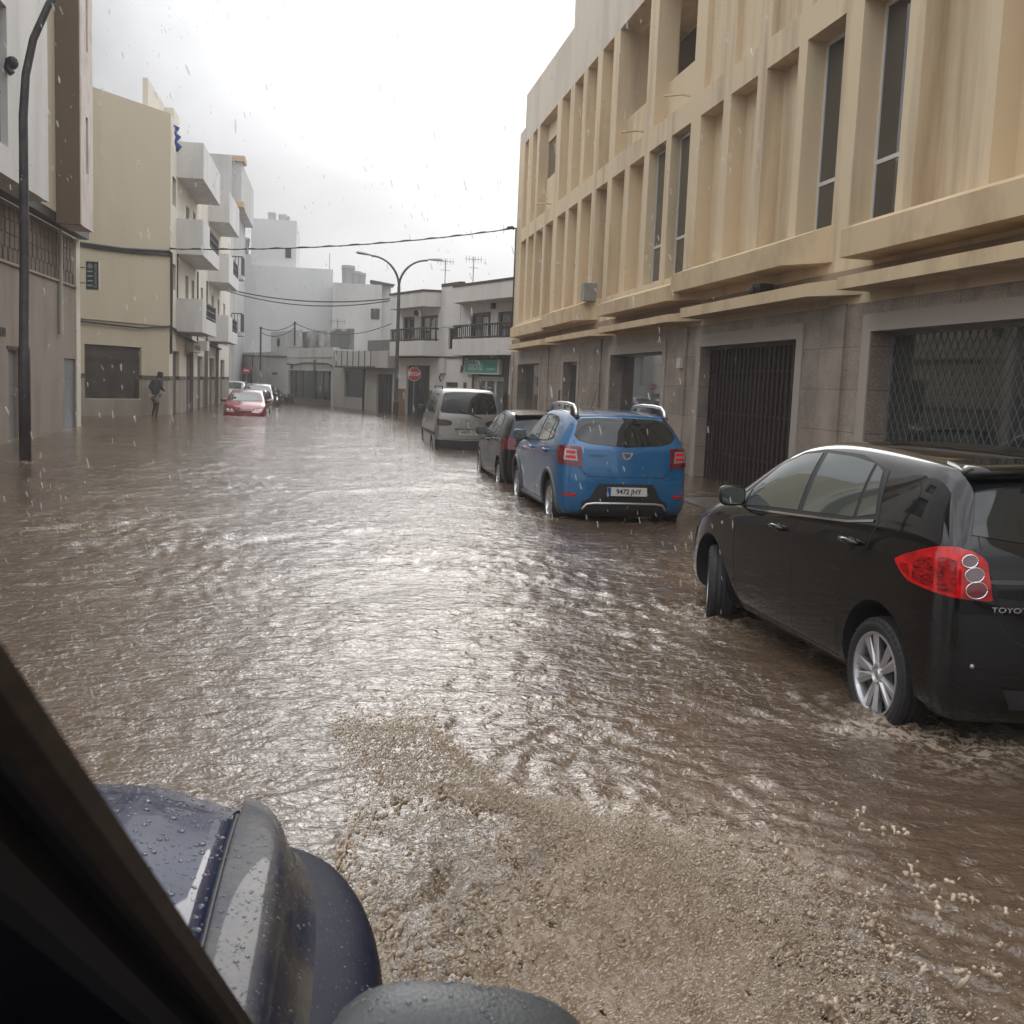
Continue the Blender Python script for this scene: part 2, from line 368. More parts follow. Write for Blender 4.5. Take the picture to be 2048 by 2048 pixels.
def wheel(parent, x, y, r, w, rim_r, side, spokes=10, steer=0.0, style='alloy', z=None):
    """side -1: outer face towards -x"""
    hub = MB(); hub.lathe([(-0.06 * side * -1, 0.0001), (-0.06 * side * -1, 0.14), (0.02 * side, 0.15), (0.03 * side, 0.0001)], 24, 'x')
    wo = hub.build('wheel', M_blk, parent, smooth=False); wo.location = (x, y, r if z is None else z); wo.rotation_euler = (0, 0, steer)
    h = w / 2
    t = MB()
    prof = [(-h * 0.86, rim_r), (-h * 0.98, rim_r + 0.03), (-h, (rim_r + r) / 2), (-h * 0.93, r - 0.02), (-h * 0.78, r - 0.004), (-h * 0.45, r),
            (-h * 0.42, r - 0.008), (-h * 0.36, r - 0.008), (-h * 0.33, r), (-h * 0.05, r + 0.001), (-h * 0.03, r - 0.008), (h * 0.03, r - 0.008), (h * 0.05, r + 0.001),
            (h * 0.33, r), (h * 0.36, r - 0.008), (h * 0.42, r - 0.008), (h * 0.45, r), (h * 0.78, r - 0.004), (h * 0.93, r - 0.02), (h, (rim_r + r) / 2), (h * 0.98, rim_r + 0.03), (h * 0.86, rim_r), (h * 0.5, rim_r - 0.015), (-h * 0.5, rim_r - 0.015)]
    t.lathe(prof, 56, 'x', close=True)
    for k in range(44):   # shoulder tread blocks
        a = 2 * PI * k / 44
        for sx in (-1, 1):
            c, s_ = math.cos(a), math.sin(a)
            p = []
            for rr in (r - 0.014, r - 0.003):
                for (xx, da) in ((sx * h * 0.5, -0.05), (sx * h * 0.95, -0.03), (sx * h * 0.95, 0.05), (sx * h * 0.5, 0.03)):
                    rq = rr if abs(xx) < h * 0.8 else rr - 0.012
                    p.append((xx, rq * math.cos(a + da), rq * math.sin(a + da)))
            t.hexa(p)
    t.build('tyre', M_tyre, wo, smooth=False)
    rm = MB(); o = side
    rm.lathe([(o * h * 0.80, rim_r + 0.004), (o * h * 0.92, rim_r), (o * h * 0.90, rim_r - 0.012), (o * h * 0.70, rim_r - 0.018), (o * h * 0.2, rim_r - 0.03), (-o * h * 0.6, rim_r - 0.03)], 48, 'x')
    cx = o * h * 0.62
    rm.lathe([(cx - o * 0.03, 0.065), (cx + o * 0.012, 0.06), (cx + o * 0.018, 0.045), (cx + o * 0.008, 0.03), (cx + o * 0.014, 0.022), (cx + o * 0.016, 0.0001)], 24, 'x')
    for k in range(spokes):
        pair = 0.10 if spokes == 10 and k % 2 else (-0.10 if spokes == 10 else 0)
        a = 2 * PI * k / spokes + pair * 0.9 + 0.2
        ca, sa = math.cos(a), math.sin(a)
        def P(xx, rr, t_): return (xx, rr * ca - t_ * sa, rr * sa + t_ * ca)
        wi, wo_ = (0.018, 0.034) if spokes == 10 else (0.022, 0.034)
        re = rim_r - 0.012
        # ridge-shaped spoke: 5-sided section
        a0 = [P(cx - o * 0.02, 0.045, -wi), P(cx + o * 0.004, 0.045, -wi), P(cx + o * 0.016, 0.045, 0), P(cx + o * 0.004, 0.045, wi), P(cx - o * 0.02, 0.045, wi)]
        xr = o * h * 0.78
        b0 = [P(xr - o * 0.03, re, -wo_), P(xr - o * 0.004, re, -wo_), P(xr + o * 0.004, re, -wo_ * 0.3), P(xr - o * 0.004, re, wo_), P(xr - o * 0.03, re, wo_)]
        rm.loftpoly(a0, b0)
    rm.build('rim', M_alloy, wo, smooth=False)
    return wo
def door_mirror(parent, paint, side, y, z, x):
    mb = MB(); n = 12
    hw_, hh, dp = 0.10, 0.075, 0.085
    rings = []
    for t_, sc in ((0, 0.94), (0.12, 1.0), (0.5, 0.96), (0.85, 0.72), (1.0, 0.35)):
        ring = []
        for k in range(16):
            a = 2 * PI * k / 16; e = 0.55
            cx_ = math.copysign(abs(math.cos(a)) ** e, math.cos(a)); cz = math.copysign(abs(math.sin(a)) ** e, math.sin(a))
            ring.append((side * (x + 0.10) + cx_ * hw_ * sc, y - 0.01 + t_ * dp * 1.3, z + cz * hh * sc))
        rings.append(ring)
    v = [p for r_ in rings for p in r_]; f = []
    for i in range(len(rings) - 1):
        for k in range(16): f.append((i * 16 + k, i * 16 + (k + 1) % 16, (i + 1) * 16 + (k + 1) % 16, (i + 1) * 16 + k))
    f += [tuple(range(16)), tuple((len(rings) - 1) * 16 + k for k in range(16))]
    mb.add(v, f); mo = mb.build('door_mirror', paint, parent, smooth=False)
    smooth(mo)
    g = MB(); gp = []
    for k in range(16):
        a = 2 * PI * k / 16; e = 0.55
        gp.append((side * (x + 0.10) + math.copysign(abs(math.cos(a)) ** e, math.cos(a)) * hw_ * 0.85, y - 0.014, z + math.copysign(abs(math.sin(a)) ** e, math.sin(a)) * hh * 0.82))
    g.loftpoly(gp, [(p[0], p[1] + 0.003, p[2]) for p in gp]); g.build('mirror_glass', M_glass2, mo)
    st = MB(); st.hexa([(side * (x - 0.10), y, z - 0.10), (side * (x + 0.04), y, z - 0.07), (side * (x + 0.04), y + 0.06, z - 0.07), (side * (x - 0.10), y + 0.09, z - 0.10),
                        (side * (x - 0.10), y, z - 0.03), (side * (x + 0.04), y, z - 0.03), (side * (x + 0.04), y + 0.06, z - 0.03), (side * (x - 0.10), y + 0.09, z - 0.03)])
    st.build('mirror_bracket', M_blk, mo)
    return mo
def plate(parent, x, y, z, rx, txt, w=0.52, h=0.11, euro=True, size=0.088):
    p = MB(); p.box(-w / 2, w / 2, -0.006, 0.006, -h / 2, h / 2)
    po = p.build('number_plate', M_plate, parent); po.location = (x, y, z); po.rotation_euler = (rx, 0, 0)
    if euro:
        e = MB(); e.box(-w / 2, -w / 2 + 0.045, -0.009, -0.0065, -h / 2, h / 2); e.build('plate_band', M_eu, po)
    text('plate_lettering', txt, size, M_ink, po, ((0.022 if euro else 0), -0.0085, 0.0), (PI / 2, 0, 0), 0.0012, 0.98, bold=0.0012)
    return po

def row_builder(zl, zb, W):
    return None
def std_station(yl, yb, yr, zb, zr, xr, w=1.0, W=(0.80, 0.85, 0.875, 0.885, 0.875, 0.845), f=0.20, ylist=None, zrel=None):
    """8 rows: floor, sill, lower, mid, under-belt, belt, glass mid, rail"""
    zb2 = min(zb, zr - 0.02); zu = zb2 - 0.07
    z3 = f + (zu - f) * 0.66
    ys = ylist or [yl, yl, yl, yl + (yb - yl) * 0.3, yl + (yb - yl) * 0.8, yb, yb + (yr - yb) * 0.5, yr]
    zs = [f, f + 0.05, f + (zu - f) * 0.33, z3, zu, zb2, (zb2 + zr) / 2, zr]
    xm = (W[5] * w + xr) / 2 + (0.025 if zr - zb2 > 0.2 else 0.0)
    xs = [W[0] * w * 0.92, W[1] * w, W[2] * w, W[3] * w, W[4] * w, W[5] * w, xm, xr]
    return list(zip(ys, zs, xs))
# ================================================================ SETTING
def stains(name, col, dark, sc=1.2, rough=0.85, stretch=(1, 1, .22), bump=.12, bscale=25, thr=(.45, .75)):
    return pm(name, col, rough, var=.3, vscale=sc, stretch=stretch, dark=dark, bump=bump, bscale=bscale, thr=thr)
M_yel = stains('ochre_render', (.66, .535, .365), (.40, .31, .205), 1.7, stretch=(1, 1, .11), thr=(.50, .74))
M_yelb = stains('ochre_render_top', (.62, .55, .46), (.46, .405, .34), .8)
M_gran = pm('granite', (.47, .39, .32), .45, var=.5, vscale=85, bump=.1, bscale=30, dark=(.19, .155, .14))
def add_joints(m, w, h):
    # thin joints between stone slabs, laid out in the wall's own plane
    t = m.node_tree; b = t.nodes['Principled BSDF']; src = b.inputs['Base Color'].links[0].from_socket
    co = t.nodes.new('ShaderNodeTexCoord'); sx = t.nodes.new('ShaderNodeSeparateXYZ'); cx = t.nodes.new('ShaderNodeCombineXYZ'); t.links.new(co.outputs['Object'], sx.inputs[0]); t.links.new(sx.outputs[0], cx.inputs[0]); t.links.new(sx.outputs[2], cx.inputs[1])
    br = t.nodes.new('ShaderNodeTexBrick'); br.offset = 0; br.inputs['Scale'].default_value = 1; br.inputs['Brick Width'].default_value = w; br.inputs['Row Height'].default_value = h; br.inputs['Mortar Size'].default_value = .006
    br.inputs['Color1'].default_value = (1, 1, 1, 1); br.inputs['Color2'].default_value = (.80, .80, .80, 1); br.inputs['Mortar'].default_value = (.45, .45, .45, 1); t.links.new(cx.outputs[0], br.inputs['Vector'])
    n = t.nodes.new('ShaderNodeTexNoise'); n.inputs['Scale'].default_value = 1.6; n.inputs['Detail'].default_value = 6; t.links.new(co.outputs['Object'], n.inputs['Vector'])
    r = t.nodes.new('ShaderNodeMapRange'); r.inputs[1].default_value = .35; r.inputs[2].default_value = .65; r.inputs[3].default_value = .72; r.inputs[4].default_value = 1.12; t.links.new(n.outputs[0], r.inputs[0])
    m1 = t.nodes.new('ShaderNodeMix'); m1.data_type = 'RGBA'; m1.blend_type = 'MULTIPLY'; m1.inputs[0].default_value = 1; t.links.new(src, m1.inputs[6]); t.links.new(br.outputs['Color'], m1.inputs[7])
    v = t.nodes.new('ShaderNodeVectorMath'); v.operation = 'SCALE'; t.links.new(m1.outputs[2], v.inputs[0]); t.links.new(r.outputs[0], v.inputs['Scale']); t.links.new(v.outputs[0], b.inputs['Base Color'])
add_joints(M_gran, .92, .61)
M_granl = pm('granite_pale', (.44, .39, .345), .5, var=.35, vscale=95, dark=(.28, .245, .215))
M_white = stains('white_render', (.66, .655, .64), (.48, .475, .46), .7)
M_grey = stains('grey_render', (.50, .50, .49), (.36, .355, .345), .6)
M_cream = stains('cream_render', (.49, .435, .33), (.41, .36, .265), .5, thr=(.5, .8))
M_cream2 = stains('pale_cream_render', (.68, .64, .55), (.56, .52, .43), .6)
M_win = pm('window_glass', (.02, .023, .024), .04, spec=.9, coat=.5)
M_winw = pm('window_glass_pale', (.06, .065, .06), .08, spec=.8)
M_wfr = pm('white_frame', (.6, .6, .58), .4)
M_dkfr = pm('dark_frame', (.035, .032, .03), .5)
M_cab = pm('cable_black', (.02, .02, .02), .6)
M_brown = pm('brown_shutter', (.10, .085, .07), .6, var=.3, vscale=2, stretch=(1, 1, 8))
M_metal = pm('galvanised', (.32, .33, .34), .4, .6, var=.2, vscale=4)
M_pole = pm('pole_grey', (.07, .07, .07), .5, .2, var=.3, vscale=5)

def struct(mb, name, mat, **k): return tag(mb.build(name, mat, **k), kind='structure')
def gz(y): return -0.045 - 0.0092 * max(y, 0)       # the flooded road falls slowly away from the camera
# road: one sheet out to the horizon
m = MB(); ys = [-300, -40, 0, 10, 20, 30, 40, 50, 60, 80, 120, 900]; xs = [-900, -60, 60, 900]
vs = [(x, y, gz(min(y, 60)) - .02) for y in ys for x in xs]
m.add(vs, [(i * 4 + j, i * 4 + j + 1, (i + 1) * 4 + j + 1, (i + 1) * 4 + j) for i in range(len(ys) - 1) for j in range(3)])
struct(m, 'road', pm('wet_asphalt', (.05, .045, .042), .5, var=.4, vscale=8, bump=.3, bscale=60))
def pavement(x0, x1, y0, y1, h):
    m = MB(); n = 8
    for k in range(n):
        a = y0 + (y1 - y0) * k / n; b = y0 + (y1 - y0) * (k + 1) / n
        za, zb = gz(a) + h, gz(b) + h
        m.hexa([(x0, a, -1), (x1, a, -1), (x1, b, -1), (x0, b, -1), (x0, a, za), (x1, a, za), (x1, b, zb), (x0, b, zb)])
    return m
struct(pavement(5.55, 7.39, -10, 46, .20), 'pavement', pm('wet_paving', (.16, .14, .125), .25, var=.3, vscale=6))
struct(pavement(-7.19, -5.9, 8, 33.4, .14), 'pavement', MATS['wet_paving'])

# ---------------------------------------------------------------- right-hand building
def frame_obj(name, x0, y0, ang, label, cat='building'):
    return empty(name, (x0, y0, 0), ang, label, cat)
def right_building():
    R_ = frame_obj('apartment_building', 7.4, 0, -PI / 2, 'long ochre building with tall narrow recesses above a grey granite ground floor')
    hole = lambda n, f, z0, z1: (-f, -n, z0, z1)
    low = [(41.7, 42.8), (40.13, 41.25)] + [(n, n + 1.3) for n in (38.41, 36.64, 34.68, 32.94, 31.16, 29.36, 27.61, 25.87, 24.15, 22.46, 20.55, 18.86, 17.15, 15.53, 13.68, 11.98, 10.3, 8.6, 6.9, 5.2, 3.5, 1.8, .1, -1.6, -3.3)]
    glassy = {24.15: .22, 22.46: .22, 15.53: .33, 13.68: .33, 5.2: .3, 3.5: .3}
    upn = [(41.95, 42.75, 0), (40.18, 41.1, 0), (36.67, 39.75, 1), (34.66, 35.95, 0), (32.88, 34.1, 0), (31.15, 32.4, 0), (29.36, 30.6, 0), (25.95, 28.75, 2), (22.44, 25.25, 2)] + \
          [(n, n + 1.22, 3) for n in (20.55, 18.86, 17.15, 15.53)] + [(13.68, 14.95, 0), (11.98, 13.2, 0), (9.0, 11.5, 2), (6.9, 8.2, 0), (5.2, 6.5, 0), (3.5, 4.8, 0), (.1, 2.8, 2)]
    FAR = -44.0; NEAR = 5.0
    front = MB()
    d = .32
    front.wall(FAR, NEAR, 3.05, 11.13, 0, d, [hole(a, b, 4.2, 7.33) for a, b in low] + [hole(a, b, 7.83, 11.12) for a, b, k in upn])
    # slight ledges so that no face of the band lies flush with the pilasters
    # back of the recesses
    bh = [hole(a + .04, a + 1.26, 4.24, 7.29) for a in glassy] + [hole(a, b, 8.87, 11.08) for a, b, k in upn if k == 2] + [hole(38.2, 39.65, 9.2, 10.5)]
    front.wall(FAR, NEAR, 3.05, 11.13, d, d + .2, bh)
    # deeper shells behind the glass and the loggias, floors, roof
    front.box(FAR, NEAR, 1.65, 1.85, 3.05, 11.13); front.box(FAR, NEAR, d + .2, 1.65, 7.5, 7.7)
    for a, b, k in upn:
        if k == 2:
            if a != 22.44: front.box(-b - .12, -b, d + .2, 1.65, 7.7, 11.0)
            if a != 25.95: front.box(-a, -a + .12, d + .2, 1.65, 7.7, 11.0)
        if k == 3: front.box(-b, -a, .12, d, 7.83, 11.12)
    front.box(FAR, NEAR, d + .2, 1.65, 11.0, 11.12); front.box(FAR, FAR + .2, 1.85, 9, 3.05, 11.13); front.box(FAR, NEAR, 1.85, 9, 11.0, 11.13)
    front.build('wall', M_yel, R_)
    par = MB()
    par.box(-42.85, -34.62, 0.003, .3, 11.13, 12.95); par.box(-44.0, -42.85, .003, .3, 11.13, 11.72)
    par.box(-34.62, NEAR, .003, .3, 11.13, 14.9); par.box(-34.62, -34.4, .3, 9, 11.13, 14.9); par.box(-42.85, -42.65, .3, 9, 11.13, 12.95); par.box(-44, -43.8, .3, 9, 11.13, 11.72)
    par.build('parapet', M_yelb, R_)
    # ledges (two tiers, in staggered lengths with splayed near ends)
    led = MB()
    def ledge(y0, y1, z0, z1, out=.5, sp0=0.0, sp1=.75, top=.2):
        n_, f_ = -y0, -y1      # local x: far is more negative
        a = [(f_ - sp0, 0, z0), (f_, -out, z0), (n_, -out, z0), (n_ + sp1, 0, z0)]
        b = [(f_ - sp0, 0, z1 + top), (f_, -out, z1), (n_, -out, z1), (n_ + sp1, 0, z1 + top)]
        v = a + b
        led.add(v, [(0, 3, 2, 1), (4, 5, 6, 7), (0, 1, 5, 4), (1, 2, 6, 5), (2, 3, 7, 6), (3, 0, 4, 7)])
    for (y0, y1, za, zb) in ((35.5, 41.6, 3.53, 3.90), (30.4, 35.42, 3.62, 4.03), (21.95, 27.8, 3.58, 3.88), (16.15, 21.68, 3.72, 4.08), (9.0, 14.17, 3.62, 4.0), (2.0, 8.2, 3.66, 4.02)):
        ledge(y0, y1, za, zb, sp0=.02 if y1 < 41 else .6)
    for (y0, y1, za, zb) in ((35.5, 41.9, 3.08, 3.26), (28.6, 34.65, 3.11, 3.27), (21.8, 27.76, 3.14, 3.29), (15.15, 20.95, 3.17, 3.36), (8.6, 14.18, 3.19, 3.36), (1.0, 7.8, 3.19, 3.36)):
        ledge(y0, y1, za, zb, sp0=.02 if y1 < 41 else .6, top=.06)
    led.build('ledge', stains('ochre_ledge', (.62, .48, .30), (.43, .31, .19), 1.6, stretch=(1, 1, .6)), R_)
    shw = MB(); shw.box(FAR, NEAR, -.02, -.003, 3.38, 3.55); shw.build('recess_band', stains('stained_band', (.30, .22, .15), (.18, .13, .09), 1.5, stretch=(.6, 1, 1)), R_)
    # granite ground floor
    g = MB()
    gh = [hole(37.93, 42.4, .55, 2.53), hole(31.95, 33.93, -.3, 2.5), hole(23.52, 28.08, .45, 2.6), hole(16.45, 21.0, -.3, 2.62), hole(8.6, 14.04, .55, 2.64), hole(2.0, 6.5, -.3, 2.62)]
    g.wall(FAR, NEAR, -1.0, 3.05, .005, .42, gh)
    for y in (44.0, 36.8, 29.6, 22.35, 15.3, 7.5): g.box(-y, -y + .5, -.035, .005, -1, 3.07)
    g.box(FAR, FAR + .2, .42, 9, -1, 3.05); g.build('granite_cladding', M_gran, R_)
    for x0, x1, z0, z1 in gh:
        t = MB(); w = .24; zb = max(z0, -.3)
        t.box(x0 - w, x0, -.02, .005, zb, z1 + w); t.box(x1, x1 + w, -.02, .005, zb, z1 + w); t.box(x0, x1, -.02, .005, z1, z1 + w)
        if z0 > 0: t.box(x0 - .05, x1 + .05, -.05, .005, z0 - .12, z0)
        t.build('opening_trim', M_granl, R_)
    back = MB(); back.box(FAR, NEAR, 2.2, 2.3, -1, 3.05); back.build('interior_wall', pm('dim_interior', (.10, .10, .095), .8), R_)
    # tall glazed slots
    for a, dep in glassy.items():
        w = MB(); x0, x1 = -a - 1.26, -a - .04; yy = dep - .02
        for bx in ((x0, x0 + .05, 4.24, 7.29), (x1 - .05, x1, 4.24, 7.29), (x0 + .05, x1 - .05, 4.24, 4.29), (x0 + .05, x1 - .05, 7.24, 7.29), (x0 + .05, x1 - .05, 5.06, 5.12)):
            w.box(bx[0], bx[1], yy, yy + .05, bx[2], bx[3])
        wo = w.build('window', M_wfr, R_)
        p = MB(); p.box(x0 + .05, x1 - .05, yy + .02, yy + .03, 4.29, 5.06); p.box(x0 + .05, x1 - .05, yy + .02, yy + .03, 5.12, 7.24); p.build('pane', M_win, wo)
    # small window of the wide upper recess and the loggia windows
    w = MB(); w.box(-39.65, -38.2, .36, .40, 9.2, 10.5); wo = w.build('window', M_win, R_)
    for a, b, k in upn:
        if k == 2:
            ya, yb, za, zb = (27.3, 28.6, 9.6, 10.9) if a == 25.95 else (a + .2, a + 1.5, 8.3, 10.4)
            w = MB(); w.box(-yb, -ya, 1.6, 1.645, za, zb); w.build('window', M_win, R_)
            rl = MB(); rl.tube([(-a - .9, .235, 8.1), (-a - .9, .05, 8.12), (-a - 1.0, -.32, 8.08)], .03, 6); rl.build('drain_spout', M_yel, R_)
    rl = MB(); rl.tube([(-38.2, .235, 8.1), (-38.2, .05, 8.12), (-38.3, -.3, 8.08)], .03, 6); rl.build('drain_spout', M_yel, R_)
    # shop windows
    for (n, f, z0, z1, split) in ((37.93, 42.4, .55, 2.53, 1), (23.52, 28.08, .45, 2.6, 2), (8.6, 14.04, .55, 2.64, 2)):
        w = MB(); fr = .05
        for bx in ((-f, -f + fr, z0, z1), (-n - fr, -n, z0, z1), (-f + fr, -n - fr, z0, z0 + fr), (-f + fr, -n - fr, z1 - fr, z1)): w.box(bx[0], bx[1], .30, .35, bx[2], bx[3])
        wo = w.build('shop_window', M_metal, R_)
        p = MB(); p.box(-f + fr, -n - fr, .32, .33, z0 + fr, z1 - fr); p.build('pane', M_win, wo)
    # blinds of the middle shop window, behind nothing: white roller partly down on its near half
    # white lattice grille on the nearest window
    la = MB(); x0, x1, z0, z1 = -13.99, -8.65, .6, 2.59; st_ = .16; k = -int(6 / st_)
    c = x0 - 3.0
    while c < x1 + 3:
        for sg in (1, -1):
            p = []
            for t_ in np.linspace(0, 1, 2):
                pass
            # line x = c + sg*(z-z0)*0.55, clip to the window
            za, zb = z0, z1; xa, xb = c, c + sg * (z1 - z0) * .62
            def cl(xa, za, xb, zb):
                pts = [(xa, za), (xb, zb)]
                lo, hi = 0.0, 1.0
                dx = xb - xa
                for lim, s in ((x0, 1), (x1, -1)):
                    q0 = (xa - lim) * s; q1 = (xb - lim) * s
                    if q0 < 0 and q1 < 0: return None
                    if q0 < 0: lo = max(lo, q0 / (q0 - q1))
                    if q1 < 0: hi = min(hi, q0 / (q0 - q1))
                return (xa + dx * lo, za + (zb - za) * lo, xa + dx * hi, za + (zb - za) * hi) if hi > lo + .02 else None
            q = cl(xa, za, xb, zb)
            if q: la.tube([(q[0], .27 + .008 * sg, q[1]), (q[2], .27 + .008 * sg, q[3])], .0042, 4)
        c += st_
    la.build('lattice_grille', pm('grille_grey', (.15, .155, .15), .5), R_)
    # door
    w = MB(); x0, x1 = -33.93, -31.95
    for bx in ((x0, x0 + .09, 0, 2.5), (x1 - .09, x1, 0, 2.5), (x0 + .09, x1 - .09, 2.4, 2.5), (x0 + 1.0, x0 + 1.08, 0, 2.4)): w.box(bx[0], bx[1], .2, .27, bx[2], bx[3])
    wo = w.build('door', M_metal, R_); p = MB(); p.box(x0 + .09, x1 - .09, .23, .24, -.2, 2.4); p.build('pane', M_win, wo)
    # brown folding gate
    w = MB(); x0, x1 = -21.0, -16.45; n = 46
    for k in range(n):
        x = x0 + (k + .5) * (x1 - x0) / n; w.box(x - .018, x + .018, .20 + (k % 2) * .03, .23 + (k % 2) * .03, .0, 2.56)
    for z in (.5, 1.3, 2.1): w.box(x0, x1, .24, .255, z, z + .05)
    w.box(x0, x1, .17, .26, 2.56, 2.62)
    go = w.build('folding_gate', pm('gate_brown', (.045, .028, .022), .5, var=.4, vscale=3), R_)
    p = MB(); p.box(x0, x1, .34, .36, -.2, 2.6); p.build('gate_backing', pm('gate_back', (.016, .013, .012), .8), go)
    w = MB(); x0, x1 = -6.5, -2.0; w.box(x0, x1, .2, .24, -.2, 2.62); w.build('roller_shutter', M_brown, R_)
    # fittings
    b = MB(); b.box(-30.15, -29.75, -.42, -.06, 4.13, 4.62); b.build('junction_box', M_metal, R_)
    b = MB(); b.box(-22.2, -21.95, -.11, -.04, 2.2, 2.42); b.build('meter_box', pm('meter_white', (.55, .55, .53), .5), R_)
    b = MB(); b.box(-17.6, -17.25, -.36, -.12, 3.40, 3.55); b.tube([(-17.45, -.38, 3.47), (-17.5, -.45, 3.42)], .06, 8); b.build('floodlight', M_blk, R_)
    b = MB(); b.box(-34.35, -34.15, -.045, -.02, 1.1, 1.6); b.build('entry_phone', M_dkfr, R_)
    b = MB(); b.tube([(-43.95, -.04, 8.0), (-43.95, -.04, 5.9), (-43.93, -.05, 4.1)], .03, 6); b.tube([(-43.95, -.06, 8.0), (-43.95, .2, 8.05)], .03, 6)
    b.build('downlead_cable', M_cab, R_)
    # stained rust streak
    return R_
right_building()

# ---------------------------------------------------------------- left foreground building
def left_building():
    R_ = frame_obj('residential_building', -7.2, 0, PI / 2, 'grey-brown building at the left edge with white and brown box bays overhead')
    # local: x = world y, y = inward (-X)
    M_l = stains('grey_brown_render', (.30, .255, .215), (.18, .15, .125), 1.0, stretch=(1, 1, .3))
    g = MB()
    g.wall(12, 33.0, -1, 4.0, 0, .3, [(26.3, 27.05, -1, 2.05), (31.6, 32.95, -1, 1.95)])
    g.box(12, 33.0, .06, .3, 4.0, 5.385); g.box(32.8, 33.0, .3, 8, -1, 5.385)
    g.build('wall', M_l, R_)
    # brick-like vertical slots
    t = MB(); random.seed(3)
    for row in range(4):
        z = 4.05 + row * .31; x = 12 + (row % 2) * .2
        while x < 32.9:
            t.box(x, x + .30, .02, .06, z + .01, z + .30); x += .36 + random.random() * .06
    t.build('slot_block_panel', stains('brown_block', (.17, .135, .11), (.10, .08, .065), 2.0), R_)
    b = MB(); b.box(12, 33.0, -.05, 0, 3.97, 4.03); b.build('string_course', pm('pale_strip', (.30, .26, .22), .7), R_)
    b = MB(); b.box(33.0, 33.5, -.03, 7, -1, 5.36); b.build('corner_pier', M_cream2, R_)
    b = MB(); b.tube([(31.0, -.07, 2.6), (31.0, -.07, 5.35)], .06, 10); b.build('drainpipe', pm('pipe_pale', (.5, .48, .43), .5), R_)
    d = MB(); d.box(31.62, 32.93, .05, .10, -.6, 1.93); d.build('door', pm('door_bluegrey', (.20, .22, .25), .4, .1, var=.15, vscale=3), R_)
    d = MB(); d.box(26.32, 27.03, .08, .13, -.6, 2.03)
    for z in (.6, 1.25): d.box(26.32, 27.03, .07, .08, z, z + .02)
    do = d.build('door', pm('door_grey', (.20, .205, .21), .5), R_)
    c = MB(); c.tube([(26.9, .05, .95), (26.9, .02, 1.0), (26.9, .05, 1.05)], .015, 6); c.build('handle', M_metal, do)
    b = MB(); b.box(26.2, 27.2, -.02, 0, 2.08, 2.14); b.build('lintel', M_dkfr, R_)
    text('wall_lettering', 'LACORUM', .30, M_dkfr, R_, (25.5, -.01, 2.42), (PI / 2, 0, 0), .008, .85)
    # soffit and dark band under the overhang
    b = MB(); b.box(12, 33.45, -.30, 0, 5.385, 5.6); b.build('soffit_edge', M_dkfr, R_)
    # upper cream volume
    u = MB(); u.wall(12, 33.5, 5.6, 16, -.32, .1, [(27.0, 28.3, 7.0, 8.7), (27.0, 28.3, 10, 11.6), (30, 31, 15, 15.1)]); u.box(33.3, 33.5, .1, 8, 5.6, 16)
    u.build('upper_wall', M_cream, R_)
    for z_ in ((7, 8.7), (10, 11.6)): w = MB(); w.box(27.0, 28.3, -.1, -.06, *z_); w.build('window', M_win, R_)
    # white box bay with a deep window
    u = MB(); u.wall(12, 26.35, 5.385, 16, -.9, -.7, [(19.5, 23.25, 5.95, 8.6), (19.5, 23.25, 10.2, 12.8)])
    u.box(26.15, 26.35, -.7, -.321, 5.385, 16); u.box(12, 26.15, -.7, -.301, 5.385, 5.55)
    u.build('white_bay', M_white, R_)
    for z_ in ((5.95, 8.6), (10.2, 12.8)): w = MB(); w.box(19.5, 23.25, -.45, -.41, *z_); w.build('window', M_win, R_)
    w = MB(); w.tube([(19.5, -.75, 7.0), (23.25, -.75, 7.0)], .025, 6)
    for k in range(26): w.tube([(19.6 + k * .145, -.75, 5.95), (19.6 + k * .145, -.75, 7.0)], .012, 4)
    w.build('window_railing', M_blk, R_)
    w = MB(); w.tube([(23.2, -1.0, 7.35), (23.2, -.92, 7.45), (23.2, -.95, 7.62)], .07, 8); w.ball((23.2, -1.0, 7.55), .13, 10, 0, (.6, 1, 1)); w.build('wall_lantern', M_blk, R_)
    # brown box bay
    Mbr = stains('brown_render', (.17, .120, .080), (.13, .092, .062), .8)
    u = MB(); u.box(29.5, 29.7, -.9, -.321, 5.33, 16); u.build('brown_bay', Mbr, R_)
    u = MB(); u.wall(29.7, 31.06, 5.33, 16, -.9, -.7, [(30.22, 30.50, 6.72, 8.15), (30.28, 30.52, 9.78, 13.0)]); u.wall(29.5, 29.7, 5.33, 16, -.93, -.901, [])
    u.box(30.86, 31.06, -.7, -.321, 5.33, 16); u.box(29.7, 30.86, -.7, -.321, 5.33, 5.5)
    u.build('bay_front', stains('pinkish_render', (.66, .60, .56), (.48, .41, .37), 2.5, stretch=(1, 1, .6)), R_)
    for z_ in ((6.7, 8.2), (9.7, 13)): w = MB(); w.box(30.2, 30.55, -.75, -.71, *z_); w.build('slit_window', M_brown, R_)
    r = MB(); r.box(12, 33.5, .1, 8, 15.7, 15.9); r.build('roof', M_grey, R_)
left_building()
